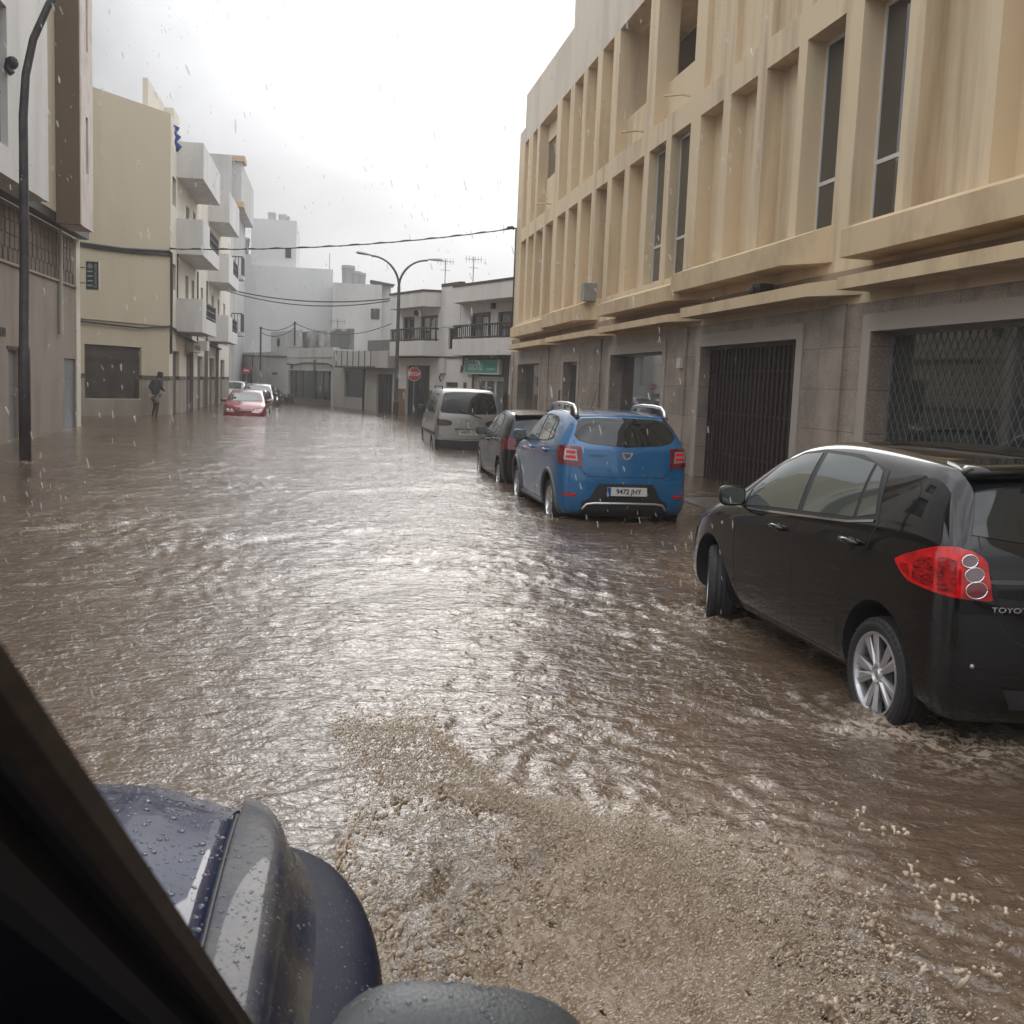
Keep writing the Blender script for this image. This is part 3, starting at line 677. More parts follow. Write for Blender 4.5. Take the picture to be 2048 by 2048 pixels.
def hanging_sign():
    r = empty('hanging_sign', (-6.85, 33.62, 4.39), 0, 'dark green hanging sign with pale bars and vertical lettering, bracketed off the left building', 'sign')
    b = MB(); b.box(-.17, .17, -.05, .05, -.40, .40); b.build('panel', pm('sign_green', (.018, .045, .038), .4), r)
    e = MB(); e.box(.17, .20, -.055, .055, -.42, .42); e.box(-.19, .17, -.055, .055, .40, .42); e.box(-.19, .17, -.055, .055, -.42, -.40); e.box(-.19, -.17, -.055, .055, -.40, .40); e.build('frame', pm('sign_frame', (.55, .54, .48), .4), r)
    pale = pm('sign_pale', (.38, .42, .40), .5)
    for k in range(4): s = MB(); s.box(-.135, .015, -.056, -.0505, .10 - k * .135, .14 - k * .135); s.build('bar', pale, r)
    s = MB(); s.lathe([(-.056, .0001), (-.056, .03), (-.0505, .03)], 20, 'y', 0, (-.055, 0, .27)); s.lathe([(-.056, .05), (-.056, .07), (-.0505, .07), (-.0505, .05)], 24, 'y', 0, (-.055, 0, .27), close=True); s.build('emblem', pale, r)
    text('sign_lettering', 'RESTAURANTE', .105, pale, r, (.092, -.053, -.0), (PI / 2, PI / 2, 0), .002, .98)
    s = MB()
    for z in (.22, -.22): s.tube([(-.19, 0, z), (-.40, 0, z)], .016, 6)
    s.tube([(-.36, 0, .30), (-.36, 0, -.30)], .02, 6); s.build('bracket', M_brown, r)
hanging_sign()

# ---------------------------------------------------------------- corner building in the middle left
def corner_building():
    A = (-8.72, 40.58); B = (-6.14, 44.3)
    ang = math.atan2(B[1] - A[1], B[0] - A[0]); L = math.hypot(B[0] - A[0], B[1] - A[1])
    R_ = empty('apartment_building', (B[0], B[1], 0), 0, 'four-storey cream corner building with blank side wall and boxy white balconies', 'building')
    G_ = empty('corner_side', (0, 0, 0), 0)   # temporary, for coordinates only
    bpy.data.objects.remove(G_)
    def side(mb):   # convert local (u from A, inward v) into building coordinates
        c, s = math.cos(ang), math.sin(ang)
        mb.v = [(A[0] - B[0] + x * c - y * s, A[1] - B[1] + x * s + y * c, z) for x, y, z in mb.v]; return mb
    w = MB(); w.wall(-6, L, 1.52, 3.45, .06, .3, [(.28, 3.05, .62, 2.57)]); w.wall(-6, L, -1, 1.36, .06, .3, [(.28, 3.05, .62, 2.57)])
    w.box(-6, L, 0, .3, 3.45, 11.5)
    w.box(.2, 3.1, .3, .34, .5, 2.7)
    side(w).build('wall', M_cream, R_)
    M_dado = stains('dado_tile', (.30, .265, .225), (.22, .19, .16), 1.5)
    w = MB()
    w.box(-6, .28, .045, .0595, -1, 1.36); w.box(3.05, L, .045, .0595, -1, 1.36); w.box(.28, 3.05, .045, .0595, -1, .60); side(w).build('dado', M_dado, R_)
    w = MB(); w.box(-6, .28, .03, .3, 1.36, 1.52); w.box(3.05, L, .03, .3, 1.36, 1.52); side(w).build('dado_band', pm('band_brown', (.10, .08, .075), .6), R_)
    w = MB(); w.box(.28, 3.05, .17, .20, .62, 2.57); w.box(.28, 3.05, .14, .17, 2.05, 2.1); side(w).build('window', pm('window_brown', (.07, .06, .05), .3, var=.4, vscale=1.5), R_)
    c = MB(); c.tube([(-2, -.03, 6.12), (.05, -.04, 6.05), (2, -.05, 6.1), (L - .1, -.05, 6.32), (L - .02, -.05, 6.2)], .055, 6); c.tube([(-2, -.03, 6.02), (.9, -.04, 5.98), (2.6, -.05, 6.05), (L - .05, -.05, 6.18)], .05, 6); side(c).build('wall_cable', M_cab, R_)
    c = MB(); c.tube([(-2, -.02, 3.38), (1.5, -.03, 3.32), (3, -.03, 3.30), (L - .05, -.04, 3.46)], .035, 6); side(c).build('wall_cable', M_cab, R_)
    # street side: local x inward is -X, along +y
    st = MB()
    E_ = 26.0
    gd = [(1.0, 2.9, -1, 2.54), (5.2, 6.9, -1, 2.5), (9.3, 11.6, -1, 2.5), (14.6, 17.0, -1, 2.5), (20.5, 23, -1, 2.5)]
    up = [(.6, 1.5, 4.95, 5.95), (4.5, 5.5, 4.7, 5.85), (6.6, 7.6, 4.7, 5.85), (10.2, 11.1, 4.9, 5.8), (15.0, 16.2, 4.5, 5.8), (18.2, 19.2, 4.5, 5.8), (21.5, 22.6, 4.6, 5.8)]
    up2 = [(.5, 1.5, 8.2, 9.3), (4.6, 5.7, 7.2, 8.8), (7.0, 8.0, 7.5, 8.9), (10.4, 11.4, 7.6, 8.9), (15.5, 16.6, 7.2, 8.8)]
    tmp = MB()
    # wall() has x along and y thickness: build along then rotate so that x->+y, y(inward)->-x
    tmp.wall(0, E_, 1.52, 3.45, .04, .3, gd); tmp.wall(0, E_, -1, 1.36, .04, .3, gd); tmp.wall(0, E_, 3.45, 11.2, 0.0, .3, up + up2)
    tmp.box(E_ - .3, E_, .3, 8, -1, 11.2); tmp.box(0, 2.2, 0.0, .3, 11.2, 11.5)
    tmp.box(0, E_, .45, .5, -1, 11.2)
    tmp.box(1.0, 8.0, 1.0, 1.2, 11.2, 13.0); tmp.box(5.2, 7.0, .6, 1.0, 11.2, 12.9)
    def rot(mb): mb.v = [(-y, x, z) for x, y, z in mb.v]; return mb
    rot(tmp).build('wall', M_cream2, R_)
    for s0, s1 in ((0, 1.0), (2.9, 5.2), (6.9, 9.3), (11.6, 14.6), (17, 20.5), (23, E_)):
        t2 = MB(); t2.box(s0, s1, .02, .3, 1.36, 1.52); rot(t2).build('dado_band', MATS['band_brown'], R_)
        t2 = MB(); t2.box(s0, s1, .03, .0395, -1, 1.36); rot(t2).build('dado', M_dado, R_)
    for s0, s1, z0, z1 in gd:
        d = MB(); d.box(s0, s1, .18, .22, z0, z1); d.box(s0, s0 + .12, .12, .18, z0, z1); d.box((s0 + s1) / 2 - .04, (s0 + s1) / 2 + .04, .14, .18, z0, z1); rot(d).build('door', pm('door_brown', (.09, .07, .055), .5), R_)
    for s0, s1, z0, z1 in up + up2:
        d = MB(); d.box(s0, s1, .12, .16, z0, z1); rot(d).build('window', M_brown, R_)
    # boxy balconies
    def balcony(y0, y1, z0, z1, rail, thick=.12, zr=None):
        b = MB(); o = -1.02
        b.box(y0, y1, o, -.001, z0, z0 + .15); b.box(y0, y0 + thick, o, -.001, z0 + .15, z1)
        b.box(y1 - thick, y1, o, -.001, z0 + .15, z1)
        mid = y0 + (y1 - y0) * (1 - rail)
        if rail < 1: b.box(y0 + thick, mid if rail else y1 - thick, o, o + thick, z0 + .15, z1)
        if rail: b.box(mid, y1 - thick, o, o + thick, z0 + .15, z0 + .15 + (z1 - z0) * .35)
        bo = rot(b).build('balcony', M_white, R_)
        if rail:
            r = MB(); zz = z0 + .15 + (z1 - z0) * .35
            for z in (zz + .12, (zz + z1) / 2 + .05, z1 - .05): r.tube([(mid, o + .05, z), (y1 - thick, o + .05, z)], .03, 5)
            n = max(4, int((y1 - mid) / .5))
            for k in range(n + 1): r.tube([(mid + (y1 - thick - mid) * k / n, o + .05, zz), (mid + (y1 - thick - mid) * k / n, o + .05, z1)], .03, 5)
            rot(r).build('railing', M_dkfr, bo)
    balcony(1.75, 8.6, 9.45, 10.85, 0); balcony(1.75, 8.4, 6.45, 7.85, .62); balcony(1.75, 7.3, 3.35, 4.68, .75)
    balcony(13.4, 19.5, 9.35, 10.9, 0); balcony(13.4, 19.5, 6.35, 7.8, .6); balcony(13.4, 19, 3.35, 4.68, .6)
    c = MB(); c.tube([(.02, -.03, 6.3), (-.0, -.05, 5.0), (.05, -.03, 3.5), (.1, -.02, 2.4)], .05, 6); c.tube([(.05, -.03, 3.45), (3, -.03, 3.2), (8, -.04, 3.1), (12, -.03, 3.15), (20, -.04, 3.1)], .05, 6)
    c.tube([(1.8, -.03, 6.9), (1.8, -.03, 3.3)], .03, 5); c.tube([(8.7, -.03, 6.4), (8.7, -.03, 3.2)], .04, 5); c.tube([(12.6, -.03, 6.3), (12.6, -.03, 3.2)], .04, 5)
    rot(c).build('wall_cable', M_cab, R_)
    c = MB(); c.box(4.6, 7.4, -.35, 0, 2.6, 3.0); rot(c).build('shop_sign_box', pm('box_beige', (.45, .43, .38), .5), R_)
    c = MB()
    for k in range(6): c.box(4.9 + k * .37, 5.15 + k * .37, -.36, -.351, 2.7, 2.9)
    rot(c).build('air_grille', M_brown, R_)
    c = MB(); c.box(8.4, 9.4, -.5, -.05, 2.75, 3.2); c.build
    rot(c).build('air_conditioner', M_wfr, R_)
    for s0 in (6.0, 11.9, 17.3):
        c = MB(); c.box(s0, s0 + .18, -.16, .0, -1, 3.1); rot(c).build('pilaster', pm('pilaster_brown', (.17, .145, .125), .6), R_)
    return B
corner_building()
tg = MB()
pts = [(-.02, 0, 0), (.12, .02, -.10), (.05, .0, -.30), (.16, .03, -.42), (.06, 0, -.62), (.18, .02, -.8), (.10, 0, -.98)]
tg.tube(pts, [.03, .10, .05, .11, .05, .12, .04], 8); tg.v = [(x * 1.0, y * .6 - .0, z) for x, y, z in tg.v]
o = tg.build('laundry_cloth', pm('cloth_blue', (.03, .06, .30), .9, var=.3, vscale=9), smooth=True); o.location = (-6.06, 44.6, 11.15)
tag(o, 'blue cloth hanging at the roof corner of the cream building', 'cloth')

# ---------------------------------------------------------------- building behind it
def behind():
    R_ = empty('white_building', (-6.0, 74, 0), 0, 'tall white building with terracotta cornices beyond the cream apartment block', 'building')
    w = MB(); w.box(-6, -.45, 0, 12, -1, 15.8); w.box(-.45, .15, .5, 12, 12.8, 15.5); w.build('wall', M_grey, R_)
    c = MB(); c.box(-.5, .35, .3, 2, 15.5, 15.85); c.box(-.5, .3, .35, 2, 12.6, 12.95); c.build('cornice', pm('terracotta', (.50, .36, .22), .8), R_)
    for z in (8.2, 4.5):
        b = MB(); b.box(-.44, .3, .3, 2.2, z - .25, z); bo = b.build('balcony', M_grey, R_)
        r = MB()
        for k in range(8): r.tube([(.25, .35 + k * .25, z), (.25, .35 + k * .25, z + 1.2)], .03, 4)
        for k in range(4): r.tube([(-.4 + k * .2, .35, z), (-.4 + k * .2, .35, z + 1.2)], .03, 4)
        r.tube([(-.4, .35, z + 1.2), (.25, .35, z + 1.2), (.25, 2.1, z + 1.2)], .04, 5); r.build('railing', M_dkfr, bo)
behind()

# ---------------------------------------------------------------- far row across the junction
FA = (-2.66, 74.31); FANG = math.atan2(57.39 - 74.31, 3.51 + 2.66)
def far_frame(name, label, cat='building'): return empty(name, (FA[0], FA[1], 0), FANG, label, cat)
def far_row():
    cable_m = M_cab
    # low white wall with shack roof, far left end
    a = far_frame('white_house', 'low white house with a stained roof room and a no entry sign beside its gate')
    w = MB(); w.wall(-15, 0, -1, 3.35, 0, .3, [(-11.4, -8.5, -1, 2.0)]); w.box(-15, 0, .3, 6, 3.1, 3.3); w.box(-10.5, -3.2, 2, 2.3, 3.3, 5.0); w.box(-10.5, -10.2, 2.3, 6, 3.3, 5.0); w.box(-.1, 0, .3, 6, -1, 3.1)
    w.box(-11.6, -8.4, .5, .6, -1, 2.2); w.build('wall', M_grey, a)
    w = MB(); w.box(-3.2, 6.0, 2.0, 2.3, 3.3, 4.85); w.build('roof_room', stains('mouldy_render', (.38, .37, .35), (.10, .095, .09), .9, stretch=(1, 1, .8), thr=(.4, .6)), a)
    w = MB(); w.box(2.6, 5.9, 1.95, 1.999, 3.5, 4.7); w.build('shutter', pm('dark_grey', (.09, .09, .09), .6), a)
    w = MB(); w.box(-3.6, -1.8, 1.0, 1.6, 3.35, 3.75); w.build('roof_unit', M_metal, a)
    w = MB(); w.box(-11.4, -8.5, .12, .18, -1, 2.0); w.build('gate', pm('gate_grey', (.25, .25, .245), .6), a)
    w = MB(); w.tube([(-15, -.04, 3.15), (-8, -.05, 3.1), (0, -.05, 3.0)], .06, 5); w.tube([(-8.3, -.04, 3.1), (-8.3, -.04, 2.3)], .05, 5); w.tube([(-8.6, -.04, -.3), (-8.6, -.04, 2.1)], .05, 5); w.build('wall_cable', cable_m, a)
    w = MB(); w.box(-3.6, -2.2, -.03, 0, 1.72, 2.0); p = w.build('name_plaque', pm('plaque_white', (.5, .5, .52), .5), a)
    w = MB(); w.box(-3.5, -2.3, -.035, -.031, 1.76, 1.96); w.build('plaque_face', pm('plaque_blue', (.05, .07, .22), .5), p)
    w = MB(); w.ball((-8.4, 1.9, 4.2), .35, 14, 0, (.35, .3, 1)); w.build('satellite_dish', M_dkfr, a, smooth=True)
    # storefront house
    b = far_frame('storefront', 'single-storey pale storefront with a wide dark glazed front facing the junction')
    w = MB(); w.wall(0, 8.68, -1, 3.55, -.05, .3, [(.15, 8.35, -1, 2.12)]); w.box(0, 8.68, .3, 6, 3.2, 3.45); w.box(8.4, 8.68, .3, 6, -1, 3.2)
    w.box(.0, 8.68, -.10, -.05, 2.95, 3.55); w.box(.15, 8.35, 1.2, 1.3, -1, 2.2); w.build('wall', M_grey, b)
    w = MB(); w.box(.15, 8.35, .10, .14, .12, 2.12); w.build('shop_window', pm('shop_dark', (.035, .04, .038), .2, var=.6, vscale=1.1, stretch=(1, 1, .5)), b)
    w = MB(); w.box(3.7, 5.0, .05, .10, -.2, 2.12); w.build('door', pm('shop_green', (.02, .06, .04), .4), b)
    w = MB(); w.box(5.2, 5.6, -.09, .05, 2.12, 2.8)
    for x in (1.2, 2.6, 5.1, 6.5, 7.6): w.box(x, x + .09, .04, .099, .12, 2.12)
    w.box(.15, 8.35, .0, .099, -1, .35)
    w.build('frame', pm('frame_brownish', (.11, .095, .085), .6), b)
    w = MB(); w.tube([(0, -.14, 2.55), (1.8, -.15, 2.48), (3.6, -.15, 2.6), (8, -.15, 2.55), (8.68, -.14, 2.4)], .05, 5); w.build('wall_cable', cable_m, b)
    w = MB(); w.box(.6, 1.2, -.09, -.051, 2.2, 2.5); w.build('name_plaque', MATS['plaque_blue'], b)
    # middle house
    c = far_frame('house', 'single-storey greige house with a panelled front strip and brown parapet')
    w = MB(); w.wall(8.7, 18.0, -1, 2.42, 0, .3, [(10.55, 13.45, .65, 2.13), (15.4, 17.55, -1, 2.03)]); w.box(8.7, 10.4, -.02, .3, 2.42, 3.35); w.box(8.7, 18, .3, 6, 2.3, 2.42); w.box(15.8, 18, -.5, .0, 2.35, 3.25); w.box(15.8, 18, 0, .3, 2.42, 3.25)
    w.box(10.3, 17.7, .45, .5, -1, 2.2)
    w.build('wall', stains('greige_render', (.42, .40, .375), (.32, .30, .28), .8), c)
    w = MB(); w.box(10.4, 15.8, -.5, -.4, 2.45, 3.25)
    w.build('balcony_panel', pm('panel_pale', (.48, .47, .45), .6), c)
    w = MB()
    for k in range(7): w.box(10.4 + k * .88, 10.46 + k * .88, -.53, -.501, 2.4, 3.3)
    w.box(10.3, 16.3, -.56, 0, 2.33, 2.42); w.build('panel_rib', M_dkfr, c)
    w = MB(); w.box(9.0, 18.0, 2.0, 2.2, 2.42, 4.05); w.build('parapet', pm('parapet_brown', (.13, .115, .105), .8, var=.3, vscale=3), c)
    w = MB(); w.box(10.55, 13.45, .12, .16, .65, 2.13); w.build('window', pm('window_navy', (.03, .035, .05), .3), c)
    w = MB(); w.box(15.4, 17.55, .12, .16, -1, 2.03)
    for k in range(5): w.box(15.5 + k * .5, 15.54 + k * .5, .09, .119, -1, 2.0)
    w.build('door', pm('door_dark', (.03, .032, .035), .4), c)
    w = MB(); w.tube([(13.6, -.05, -.4), (13.6, -.05, 2.3)], .07, 6); w.build('drainpipe', M_dkfr, c)
    # two-storey house with balconies
    d = far_frame('house', 'two-storey off-white house with two dark-railed balconies and a turquoise shop sign')
    gh = [(19.35, 22.15, -1, 2.51), (23.95, 25.25, -1, 1.73), (26.9, 29.7, -1, 2.2)]
    uh = [(18.75, 20.15, 3.05, 4.98), (20.85, 22.9, 3.05, 4.96), (24.1, 25.05, 3.3, 4.28), (26.35, 28.25, 3.05, 4.9), (28.9, 31, 3.05, 4.86)]
    w = MB(); w.wall(18.0, 34, 1.3, 2.88, 0, .3, gh); w.wall(18.0, 34, -1, 1.3, 0.0, .3, gh); w.wall(18.0, 34, 2.95, 6.0, 0.0, .3, uh)
    w.box(18.0, 18.25, .3, 8, -1, 6.0); w.box(18, 34, .3, 8, 5.7, 5.9); w.box(18.2, 31, .6, .65, -1, 5.5)
    w.box(23.25, 25.3, -.03, -.001, 4.35, 6.25); w.box(23.25, 25.3, -.001, .2, 6.0, 6.25)
    w.build('wall', stains('offwhite_render', (.60, .58, .55), (.47, .455, .43), .8), d)
    w = MB(); w.box(18, 19.3, -.02, 0, -1, 1.3); w.box(22.2, 23.9, -.02, 0, -1, 1.3); w.box(25.3, 26.8, -.02, 0, -1, 1.3); w.box(29.8, 34, -.02, 0, -1, 1.3); w.build('dado', pm('dado_ochre', (.22, .125, .07), .7, var=.2, vscale=4), d)
    w = MB(); w.box(18.0, 34, -.06, .3, 2.88, 2.95); w.build('cable_band', M_dkfr, d)
    for x0, x1 in ((18.1, 23.2), (25.35, 34)):
        s = 1 if x0 > 20 else 0
        b_ = MB(); b_.prism([(x0, 0), (x0 + .7, -.75), (x1 - .35, -.75), (x1, 0)][::1], 2.96, 3.68); bo = b_.build('balcony', M_cream2 if False else MATS['offwhite_render'], d)
        r = MB(); n = int((x1 - x0) / .2)
        for k in range(n + 1):
            t_ = k / n; x = x0 + .1 + (x1 - x0 - .2) * t_
            y = -.7 if x0 + .7 < x < x1 - .35 else (-.7 * (x - x0) / .7 if x <= x0 + .7 else -.7 * (x1 - x) / .35)
            r.tube([(x, y, 3.68), (x, y, 4.28)], .024, 4)
        r.tube([(x0 + .05, -.05, 4.28), (x0 + .7, -.7, 4.28), (x1 - .35, -.7, 4.28), (x1 - .05, -.05, 4.28)], .05, 5); r.tube([(x0 + .05, -.05, 3.75), (x0 + .7, -.7, 3.75), (x1 - .35, -.7, 3.75), (x1 - .05, -.05, 3.75)], .04, 5)
        r.build('railing', M_dkfr, bo)
        t = MB(); t.prism([(x0, 0), (x0 + .7, -.8), (x1 - .35, -.8), (x1, 0)], 5.32, 6.02); t.build('canopy', MATS['offwhite_render'], d)
        t = MB(); t.prism([(x0 - .03, .0), (x0 + .68, -.84), (x1 - .33, -.84), (x1 + .03, .0)], 6.02, 6.12); t.build('coping', M_dkfr, d)
    w = MB(); w.box(23.25, 25.3, -.05, .2, 6.25, 6.40); w.build('coping', M_dkfr, d)
    for k, (x0, x1, z0, z1) in enumerate(uh):
        w = MB(); w.box(x0, x1, .13, .16, z0, z1); wo = w.build('window', M_win, d)
        f = MB(); f.box(x0, x0 + .12, .08, .129, z0, z1); f.box(x1 - .12, x1, .08, .129, z0, z1); f.box(x0 + .12, x1 - .12, .08, .129, z1 - .12, z1)
        if x1 - x0 > 1.2: f.box((x0 + x1) / 2 - .05, (x0 + x1) / 2 + .05, .08, .129, z0, z1 - .12)
        f.build('frame', M_dkfr, wo)
        if k in (1, 3, 4):
            cu = MB(); n = 8
            for q in range(n):
                cu.box(x0 + .95 + q * .07, x0 + 1.0 + q * .07, .115 - .01 * (q % 2), .125, z0, z1 - .2)
            cu.build('curtain', pm('curtain_white', (.5, .5, .48), .9), wo)
    for x in (20.5, 28.6):
        l = MB(); l.box(x - .09, x + .09, -.16, 0, 5.0, 5.25); l.build('wall_lamp', M_dkfr, d)
    w = MB(); w.box(19.35, 22.15, .12, .16, -1, 2.51)
    for k in range(9): w.box(19.5 + k * .3, 19.53 + k * .3, .09, .119, -1, 2.45)
    w.build('garage_door', pm('garage_dark', (.028, .03, .036), .4), d)
    w = MB(); w.box(23.95, 25.25, .12, .16, -1, 1.73); w.build('door', pm('wood_door', (.12, .075, .05), .6), d)
    w = MB(); w.box(26.9, 29.7, .22, .25, -1, 2.2); wo = w.build('shopfront', pm('shop_glass', (.12, .14, .14), .15), d)
    f = MB()
    for x in (26.9, 27.65, 28.55, 29.55): f.box(x, x + .14, .17, .219, -1, 2.0)
    f.box(26.9, 29.7, .16, .219, 1.85, 2.05); f.build('frame', M_wfr, wo)
    w = MB(); w.box(26.25, 30.1, -.02, -.001, 2.2, 2.86); w.box(29.7, 30.1, -.02, -.001, .2, 2.2); w.box(26.7, 26.9, -.02, -.001, .2, 2.2); w.build('fascia_board', M_dkfr, d)
    s = MB(); s.box(26.3, 29.35, -.16, -.021, 2.20, 2.78); so = s.build('shop_sign', pm('sign_turquoise', (.04, .36, .32), .4), d)
    e = MB(); e.box(29.35, 29.52, -.17, -.021, 2.14, 2.80); e.box(26.3, 29.35, -.17, -.021, 2.14, 2.20); e.build('sign_edge', M_wfr, so)
    wt_ = pm('sign_white', (.65, .75, .73), .5)
    text('sign_lettering', 'saona', .60, wt_, so, (27.25, -.165, 2.50), (PI / 2, 0, 0), .004, 1.0, .25, .008)
    text('sign_small_lettering', 'peluqueria', .20, wt_, so, (28.72, -.165, 2.38), (PI / 2, 0, 0), .003, .9)
    for x, z0, z1 in ((23.6, 2.3, 2.85), (23.9, 1.9, 2.3)): pass
    w = MB(); w.box(23.55, 23.95, -.15, 0, 2.15, 2.85); w.build('meter_box', M_grey, d)
    w = MB(); w.tube([(23.7, -.1, 2.15), (23.5, -.12, 1.95), (23.6, -.1, 1.75)], .04, 5); w.tube([(25.9, -.06, 2.9), (25.85, -.1, 2.3), (25.75, -.1, 2.2), (25.7, -.06, 2.5)], .04, 5); w.build('wall_cable', cable_m, d)
    w = MB(); w.box(25.9, 26.15, -.04, 0, 1.4, 1.75); w.build('letterbox', M_dkfr, d)
    w = MB(); w.box(31.0, 31.35, -.04, 0, 2.35, 2.6); w.build('junction_box', M_dkfr, d)
    # taller white blocks behind
    e_ = empty('white_building', (0, 88, 0), 0, 'big blank white block with a tower and water tanks behind the low houses', 'building')
    w = MB(); w.box(-9.5, .2, 0, 14, -1, 10.25); w.box(-6.2, -2.7, .6, 10, 10.25, 13.9); w.box(-8.0, -6.2, 1.4, 10, 10.25, 11.2); w.build('wall', stains('haze_white', (.60, .605, .605), (.50, .505, .505), .3), e_)
    w = MB(); w.box(-3.55, -3.1, .55, .599, 11.0, 11.75); w.build('window', M_dkfr, e_)
    for x, y, r, h, z in ((-4.75, 3, .33, .85, 13.9), (-3.9, 3, .33, .75, 13.9), (-3.65, 3.6, .3, .7, 13.9), (-7.0, 2, .6, 1.3, 11.2), (-7.6, 3, .4, 1.9, 11.2)):
        t = MB(); t.lathe([(z, .001), (z, r * .85), (z + h * .8, r), (z + h * .82, r * 1.08), (z + h, r * 1.0), (z + h, .001)], 20, 'z', 0, (x, y, 0)); t.build('water_tank', pm('tank_grey', (.36, .37, .36), .6), e_, smooth=False)
    f_ = empty('white_building', (0, 84, 0), 0, 'stepped off-white block with twin roof tanks, centre background', 'building')
    w = MB(); w.box(.2, 3.9, 0, 9, -1, 8.9); w.box(3.9, 4.6, .5, 9, -1, 9.0); w.build('wall', M_grey, f_)
    w = MB(); w.box(4.6, 9.5, 1, 12, -1, 8.1); w.box(5.2, 7.2, 4, 9, 8.1, 8.75); w.build('side_wall', M_white, f_)
    w = MB(); w.box(3.1, 3.75, -.05, -.001, 6.3, 7.1); wo = w.build('window', M_dkfr, f_)
    for x, r, h in ((1.35, .5, 1.5), (1.9, .45, 1.1), (2.3, .42, 1.0)):
        t = MB(); t.lathe([(8.9, .001), (8.9, r * .9), (8.9 + h * .8, r), (8.9 + h * .82, r * 1.08), (8.9 + h, r), (8.9 + h, .001)], 20, 'z', 0, (x, 2, 0)); t.build('water_tank', pm('tank_grey2', (.30, .31, .30), .6), f_)
    w = MB(); w.hexa([(3.2, 0, 8.9), (4.8, 0, 8.9), (4.8, 2, 8.9), (3.2, 2, 8.9), (3.0, 0, 9.25), (4.9, 0, 9.0), (4.9, 2, 9.0), (3.0, 2, 9.25)]); w.build('roof_slab', M_dkfr, f_)
far_row()
# left-hand hill far behind the open side, seen only in reflections
m = MB(); n = 26; ring = []
for k in range(n): ring.append((-160 - 30 * math.sin(k * .9), -140 + k * 14, 12 + 16 * abs(math.sin(k * .37)) + 4 * math.sin(k * 1.3)))
vs = []
for x, y, z in ring: vs += [(x + 60, y, -2), (x, y, z), (x - 80, y, -2)]
m.add(vs, [(3 * k + j, 3 * k + j + 1, 3 * k + j + 4, 3 * k + j + 3) for k in range(n - 1) for j in range(2)])
struct(m, 'hills', pm('hill_green', (.06, .075, .04), .9, var=.4, vscale=.05))
def paint(name, col, metal=0.25, rough=0.32):
    return pm(name, col, rough, metal, coat=1.0, var=0.12, vscale=1.5)
ST_HATCH = [
    std_station(0, 0, 0, 1.10, 1.43, 0.61, 0.935, ylist=[0.22, 0.14, 0.12, 0.12, 0.14, 0.17, 0.26, 0.36]),
    std_station(.26, .30, .50, 1.12, 1.462, .685, .985), std_station(.50, .55, .78, 1.11, 1.488, .68),
    std_station(.85, .88, 1.10, 1.10, 1.503, .665), std_station(1.25, 1.25, 1.38, 1.085, 1.512, .65), std_station(1.65, 1.65, 1.72, 1.06, 1.512, .64),
    std_station(2.05, 2.05, 2.08, 1.035, 1.49, .63), std_station(2.40, 2.40, 2.40, 1.01, 1.43, .64),
    std_station(2.75, 2.72, 2.72, .99, 1.295, .675), std_station(3.05, 3.0, 3.02, .975, 1.13, .72),
    std_station(3.28, 3.25, 3.25, .955, 1.005, .76), std_station(3.55, 3.5, 3.5, .90, .95, .745, .99),
    std_station(3.85, 3.8, 3.78, .80, .87, .70, .95), std_station(4.02, 3.98, 3.96, .69, .765, .62, .88),
    std_station(0, 0, 0, .60, .67, .52, .80, ylist=[3.98, 4.05, 4.08, 4.08, 4.07, 4.06, 4.05, 4.03])]
def scale_st(st, sy=1, sx=1, sz=1, dz=0): return [[(y * sy, z * sz + dz, x * sx) for y, z, x in r] for r in st]

def front_end(bvh, root, paintm, k=1.0, zs=1.0):
    """headlights, grille, windscreen seen from ahead (local coordinates scaled)"""
    for sg in (1, -1):
        P = (lambda l: [(a * k * sg, b * zs) for a, b in l])
        h = patch(bvh, 'headlight', M_lens, P([(.36, .60), (.55, .60), (.74, .64)]), P([(.40, .70), (.58, .75), (.74, .78)]), 'F', .006, 16, 6, root)
        mb = MB(); f = caster(bvh, 'F')
        for cx_ in (.48, .64):
            loc, n = f(cx_ * sg * k, .68 * zs)
            if loc: mb.ball(loc + n * 0.0, .05, 12, 0, (1, .3, 1))
        if mb.v: mb.build('headlight_bulb', M_chrome, h, smooth=True)
    patch(bvh, 'grille', M_blk, [(-.30 * k, .58 * zs), (.30 * k, .58 * zs)], [(-.33 * k, .67 * zs), (.33 * k, .67 * zs)], 'F', .006, 16, 5, root)
    patch(bvh, 'lower_grille', M_blk, [(-.45 * k, .30 * zs), (.45 * k, .30 * zs)], [(-.5 * k, .42 * zs), (.5 * k, .42 * zs)], 'F', .006, 16, 5, root)

def side_glass(bvh, root, wins, border, glass, frame=M_blk):
    for sd in ('L', 'R'):
        patch(bvh, 'window_surround', frame, border[0], border[1], sd, .0025, 44, 10, root)
        for b, t in wins: patch(bvh, 'side_window', glass, b, t, sd, .006, 22, 10, root)

def handles(bvh, root, mat, pts):
    for sd in ('L', 'R'):
        f = caster(bvh, sd)
        for y, z in pts:
            loc, n = f(y, z); sg = -1 if sd == 'L' else 1
            m = MB()
            m.tube([(loc.x + sg * .006, y - .10, z - .004), (loc.x + sg * .034, y - .075, z), (loc.x + sg * .040, y, z + .004), (loc.x + sg * .034, y + .07, z + .004), (loc.x + sg * .006, y + .095, z)], [.012, .016, .017, .016, .012], 8)
            h = m.build('door_handle', mat, root, smooth=True)
            c = MB(); c.ball((loc.x + sg * .002, y, z - .012), .055, 12, 0, (.12, 1, .62)); c.build('handle_recess', M_blk, h, smooth=True)

